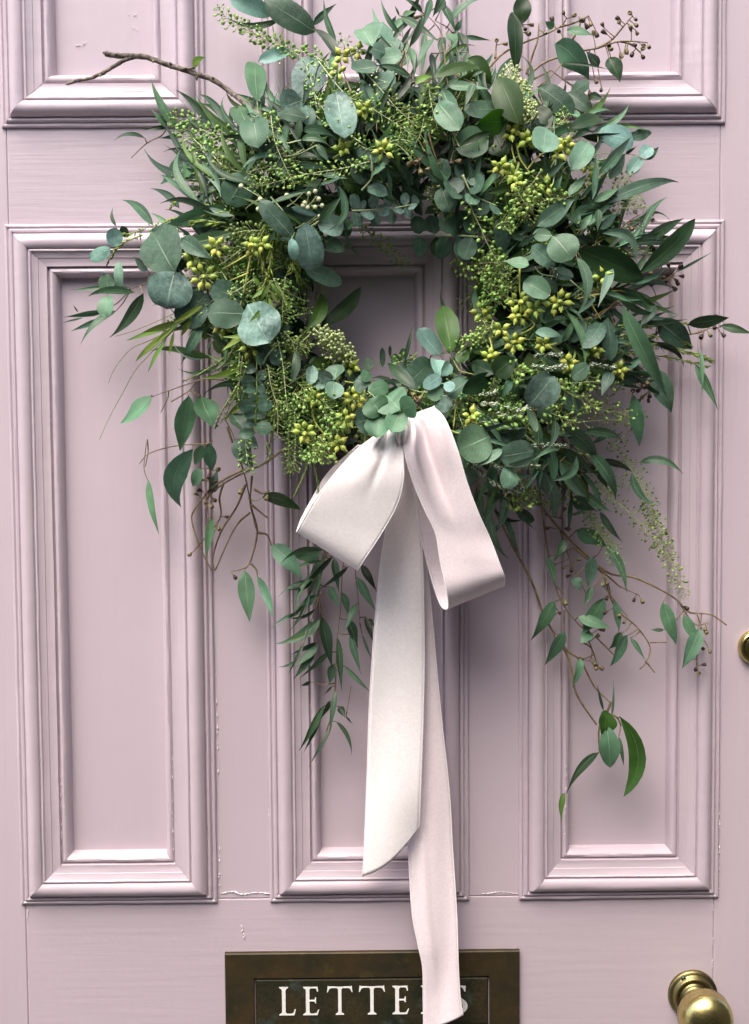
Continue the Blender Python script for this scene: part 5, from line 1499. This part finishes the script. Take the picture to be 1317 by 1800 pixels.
# ------------------------------------------------------------------ the ribbon bow
def velvet_mat(name, c0, c1):
    mt, n, b, l = newmat(name)
    geo = N(n, 'ShaderNodeNewGeometry'); nz = N(n, 'ShaderNodeTexNoise', i_Scale=1400.0, i_Detail=3.0); l.new(geo.outputs['Position'], nz.inputs[0])
    nb = N(n, 'ShaderNodeTexNoise', i_Scale=28.0, i_Detail=4.0); l.new(geo.outputs['Position'], nb.inputs[0])
    c = mixc(n, l, ramp(n, l, nb.outputs[0], .3, .7), c0, c1)
    nm = N(n, 'ShaderNodeTexNoise', i_Scale=420.0, i_Detail=4.0); l.new(geo.outputs['Position'], nm.inputs[0])
    c = mixc(n, l, ramp(n, l, nm.outputs[0], .35, .75), c, tuple(q*.93 for q in c0)); l.new(c, b.inputs['Base Color'])
    b.inputs['Roughness'].default_value = .85; b.inputs['Specular IOR Level'].default_value = .08
    b.inputs['Sheen Weight'].default_value = .12; b.inputs['Sheen Roughness'].default_value = .35; b.inputs['Sheen Tint'].default_value = (1, .97, .96, 1)
    bp = N(n, 'ShaderNodeBump', i_Strength=.6, i_Distance=.0004); l.new(nz.outputs[0], bp.inputs['Height']); l.new(bp.outputs[0], b.inputs['Normal'])
    return mt
M['velvet'] = velvet_mat('pale_velvet', (0.90, 0.85, 0.835), (0.93, 0.89, 0.875)); M['velvetp'] = velvet_mat('blush_velvet', (0.85, 0.745, 0.77), (0.89, 0.80, 0.815)); M['selv'] = plain_mat('ribbon_edge', (0.93, 0.89, 0.88), .6, .05)
bc = P(705, 770, .12)
bow = thing('ribbon_bow', 'pale pink velvet ribbon bow with two long tails hanging below the wreath', 'bow', tuple(bc))
def ribbon(name, rows, ns=70, na=14, crease=None, bulge=0.0, mat='velvet', thick=0.00045, endcurve=0.0):
    cr = crom(rows, ns); mb = MB(); grid = []
    for i, (lx, ly, ld, rx, ry, rd) in enumerate(cr):
        t = i/(ns-1); A, B = P(lx, ly, ld/1000), P(rx, ry, rd/1000); row = []
        for j in range(na+1):
            u = j/na; p = A.lerp(B, u); off = bulge*math.sin(math.pi*u)*(B-A).length
            if crease: off += crease(t, u)
            off += 0.0006*noise.noise((t*6, u*2, len(rows)))
            p = p+Vector((0, -off, 0))
            if endcurve: p = p+Vector((0, 0, -endcurve*math.sin(math.pi*u)*max(0, t-.9)*10))
            row.append(p)
        grid.append(row)
    nrm = []
    for i in range(ns):
        r = []
        for j in range(na+1):
            a = grid[min(i+1, ns-1)][j]-grid[max(i-1, 0)][j]; b = grid[i][min(j+1, na)]-grid[i][max(j-1, 0)]
            q = a.cross(b); r.append(q.normalized() if q.length > 1e-12 else Vector((0, -1, 0)))
        nrm.append(r)
    w_ = na+1; F = [p+q*thick*.5 for g_, n_ in zip(grid, nrm) for p, q in zip(g_, n_)]; K = [p-q*thick*.5 for g_, n_ in zip(grid, nrm) for p, q in zip(g_, n_)]
    nv = len(F); fs = []
    for i in range(ns-1):
        for j in range(na):
            a = i*w_+j; fs.append((a, a+w_, a+w_+1, a+1)); fs.append((nv+a, nv+a+1, nv+a+w_+1, nv+a+w_))
        for j in (0, na):
            a = i*w_+j; f = (a, nv+a, nv+a+w_, a+w_); fs.append(f if j == 0 else f[::-1])
    for i in (0, ns-1):
        for j in range(na):
            a = i*w_+j; f = (a, a+1, nv+a+1, nv+a); fs.append(f if i == 0 else f[::-1])
    mb.add(F+K, fs); o = mb.build(name, M[mat], bow)
    for j in (0, na):
        tb = MB(); tb.tube([grid[i][j] for i in range(ns)], 0.00055, 6); tb.build('selvedge', M['selv'], o)
    return o
def g1(x, c, s): return math.exp(-((x-c)/s)**2)
ribbon('ribbon_loop', [(668, 748, 112, 700, 746, 114), (658, 766, 126, 703, 760, 132), (636, 783, 135, 707, 785, 143), (612, 806, 138, 709, 815, 147), (582, 841, 138, 709, 846, 146), (556, 876, 135, 698, 888, 140), (538, 906, 131, 673, 934, 133), (526, 928, 126, 641, 983, 126), (522, 935, 119, 629, 1001, 117), (523, 931, 109, 629, 998, 105), (530, 912, 102, 641, 970, 98), (548, 878, 98, 662, 930, 94), (578, 830, 98, 684, 850, 94), (630, 782, 104, 696, 780, 102)],
       130, 26, lambda t, u: g1(t, .09, .085)*(.011*g1(u, .28, .13)-.007*g1(u, .52, .045)+.010*g1(u, .76, .13))+.004*g1(t, .22, .09)*(g1(u, .45, .22)-.9*g1(u, .60, .05)), .0)
ribbon('ribbon_loop', [(706, 735, 118, 764, 714, 112), (711, 744, 132, 764, 717, 126), (712, 765, 143, 783, 738, 134), (713, 802, 146, 804, 790, 138), (728, 852, 141, 821, 848, 136), (747, 897, 136, 842, 904, 132), (766, 938, 132, 862, 948, 127), (774, 985, 130, 878, 990, 126), (785, 1035, 128, 886, 1012, 123), (789, 1060, 118, 887, 1024, 112), (786, 1071, 101, 884, 1030, 94), (774, 1062, 86, 870, 1014, 82), (758, 1015, 76, 850, 970, 74), (743, 955, 76, 830, 905, 74), (734, 905, 80, 815, 850, 78), (728, 860, 86, 790, 790, 86), (712, 790, 100, 750, 745, 100)],
       140, 26, lambda t, u: g1(t, .12, .075)*(.019*g1(u, .20, .11)-.013*g1(u, .45, .05)+.007*g1(u, .78, .16))+.005*g1(t, .20, .09)*(g1(u, .22, .12)-g1(u, .50, .10))+.0025*g1(t, .36, .12)*g1(u, .55, .25), .0, mat='velvetp')
ribbon('ribbon_tail', [(699, 775, 104, 726, 777, 106), (691, 850, 92, 733, 850, 94), (680, 920, 76, 738, 910, 78), (670, 985, 64, 743, 985, 68), (663, 1050, 57, 745, 1060, 61), (655, 1150, 51, 746, 1160, 55), (649, 1250, 47, 744, 1260, 51), (646, 1350, 44, 740, 1370, 48), (643, 1430, 42, 738, 1430, 45), (638, 1540, 40, 737, 1455, 43)],
       90, 16, lambda t, u: .0022*math.sin(u*5+t*6)*(1-t)+.006*g1(t, .05, .15)*g1(u, .5, .25)+.0012*math.sin(u*3+t*14), .02, endcurve=.008)
ribbon('ribbon_tail', [(708, 778, 94, 728, 788, 96), (712, 900, 66, 738, 900, 70), (716, 1000, 50, 751, 1000, 54), (716, 1100, 42, 761, 1100, 47), (714, 1250, 35, 775, 1250, 40), (714, 1400, 31, 790, 1390, 36), (718, 1490, 29, 796, 1490, 33), (724, 1600, 27, 803, 1600, 31), (735, 1660, 26, 805, 1660, 29), (743, 1700, 24, 806, 1700, 27), (744, 1750, 22, 809, 1750, 25), (745, 1818, 22, 814, 1784, 25)],
       90, 14, lambda t, u: .0025*math.sin(u*6+t*9)*(.4+.6*(1-t))+.0025*g1(u, .32, .07)*g1(t, .45, .35), .01, mat='velvetp')
ribbon('knot', [(700, 738, 118, 722, 734, 118), (697, 752, 140, 724, 750, 140), (697, 768, 146, 724, 768, 146), (700, 786, 138, 722, 788, 138), (702, 797, 120, 720, 798, 120)], 30, 12, lambda t, u: .003*math.sin(u*15), .12)


# fine seed sprays poking out round the upper edge
def spray(seed, a0, a1, n, rmin, rmax):
    r = random.Random(seed)
    for q in range(n):
        a = math.radians(r.uniform(a0, a1)); r0 = r.uniform(rmin, rmax); th = a+r.uniform(-.6, .6); L = r.uniform(55, 95)
        x, y = RCX+r0*math.cos(a), RCY+r0*math.sin(a); tx, ty = x+L*math.cos(th), y+L*math.sin(th)
        if r.random() < .6: pepper('W', [(x, y), ((x+tx)/2+4, (y+ty)/2+6), (tx, ty+6)], r.uniform(8, 11), r.uniform(3.8, 5), r.uniform(.7, 1.1), r.choice(['pod', 'podolive', 'poddk']), r.uniform(-16, -2))
        else: feather('W', [(x, y), ((x+tx)/2, (y+ty)/2+5), (tx, ty)], r.uniform(10, 15), .9, 'needle', r.uniform(-16, -2), 1.8)
spray(31, 175, 250, 18, 320, 370); spray(32, 285, 350, 14, 340, 390); spray(33, 0, 60, 14, 330, 380)
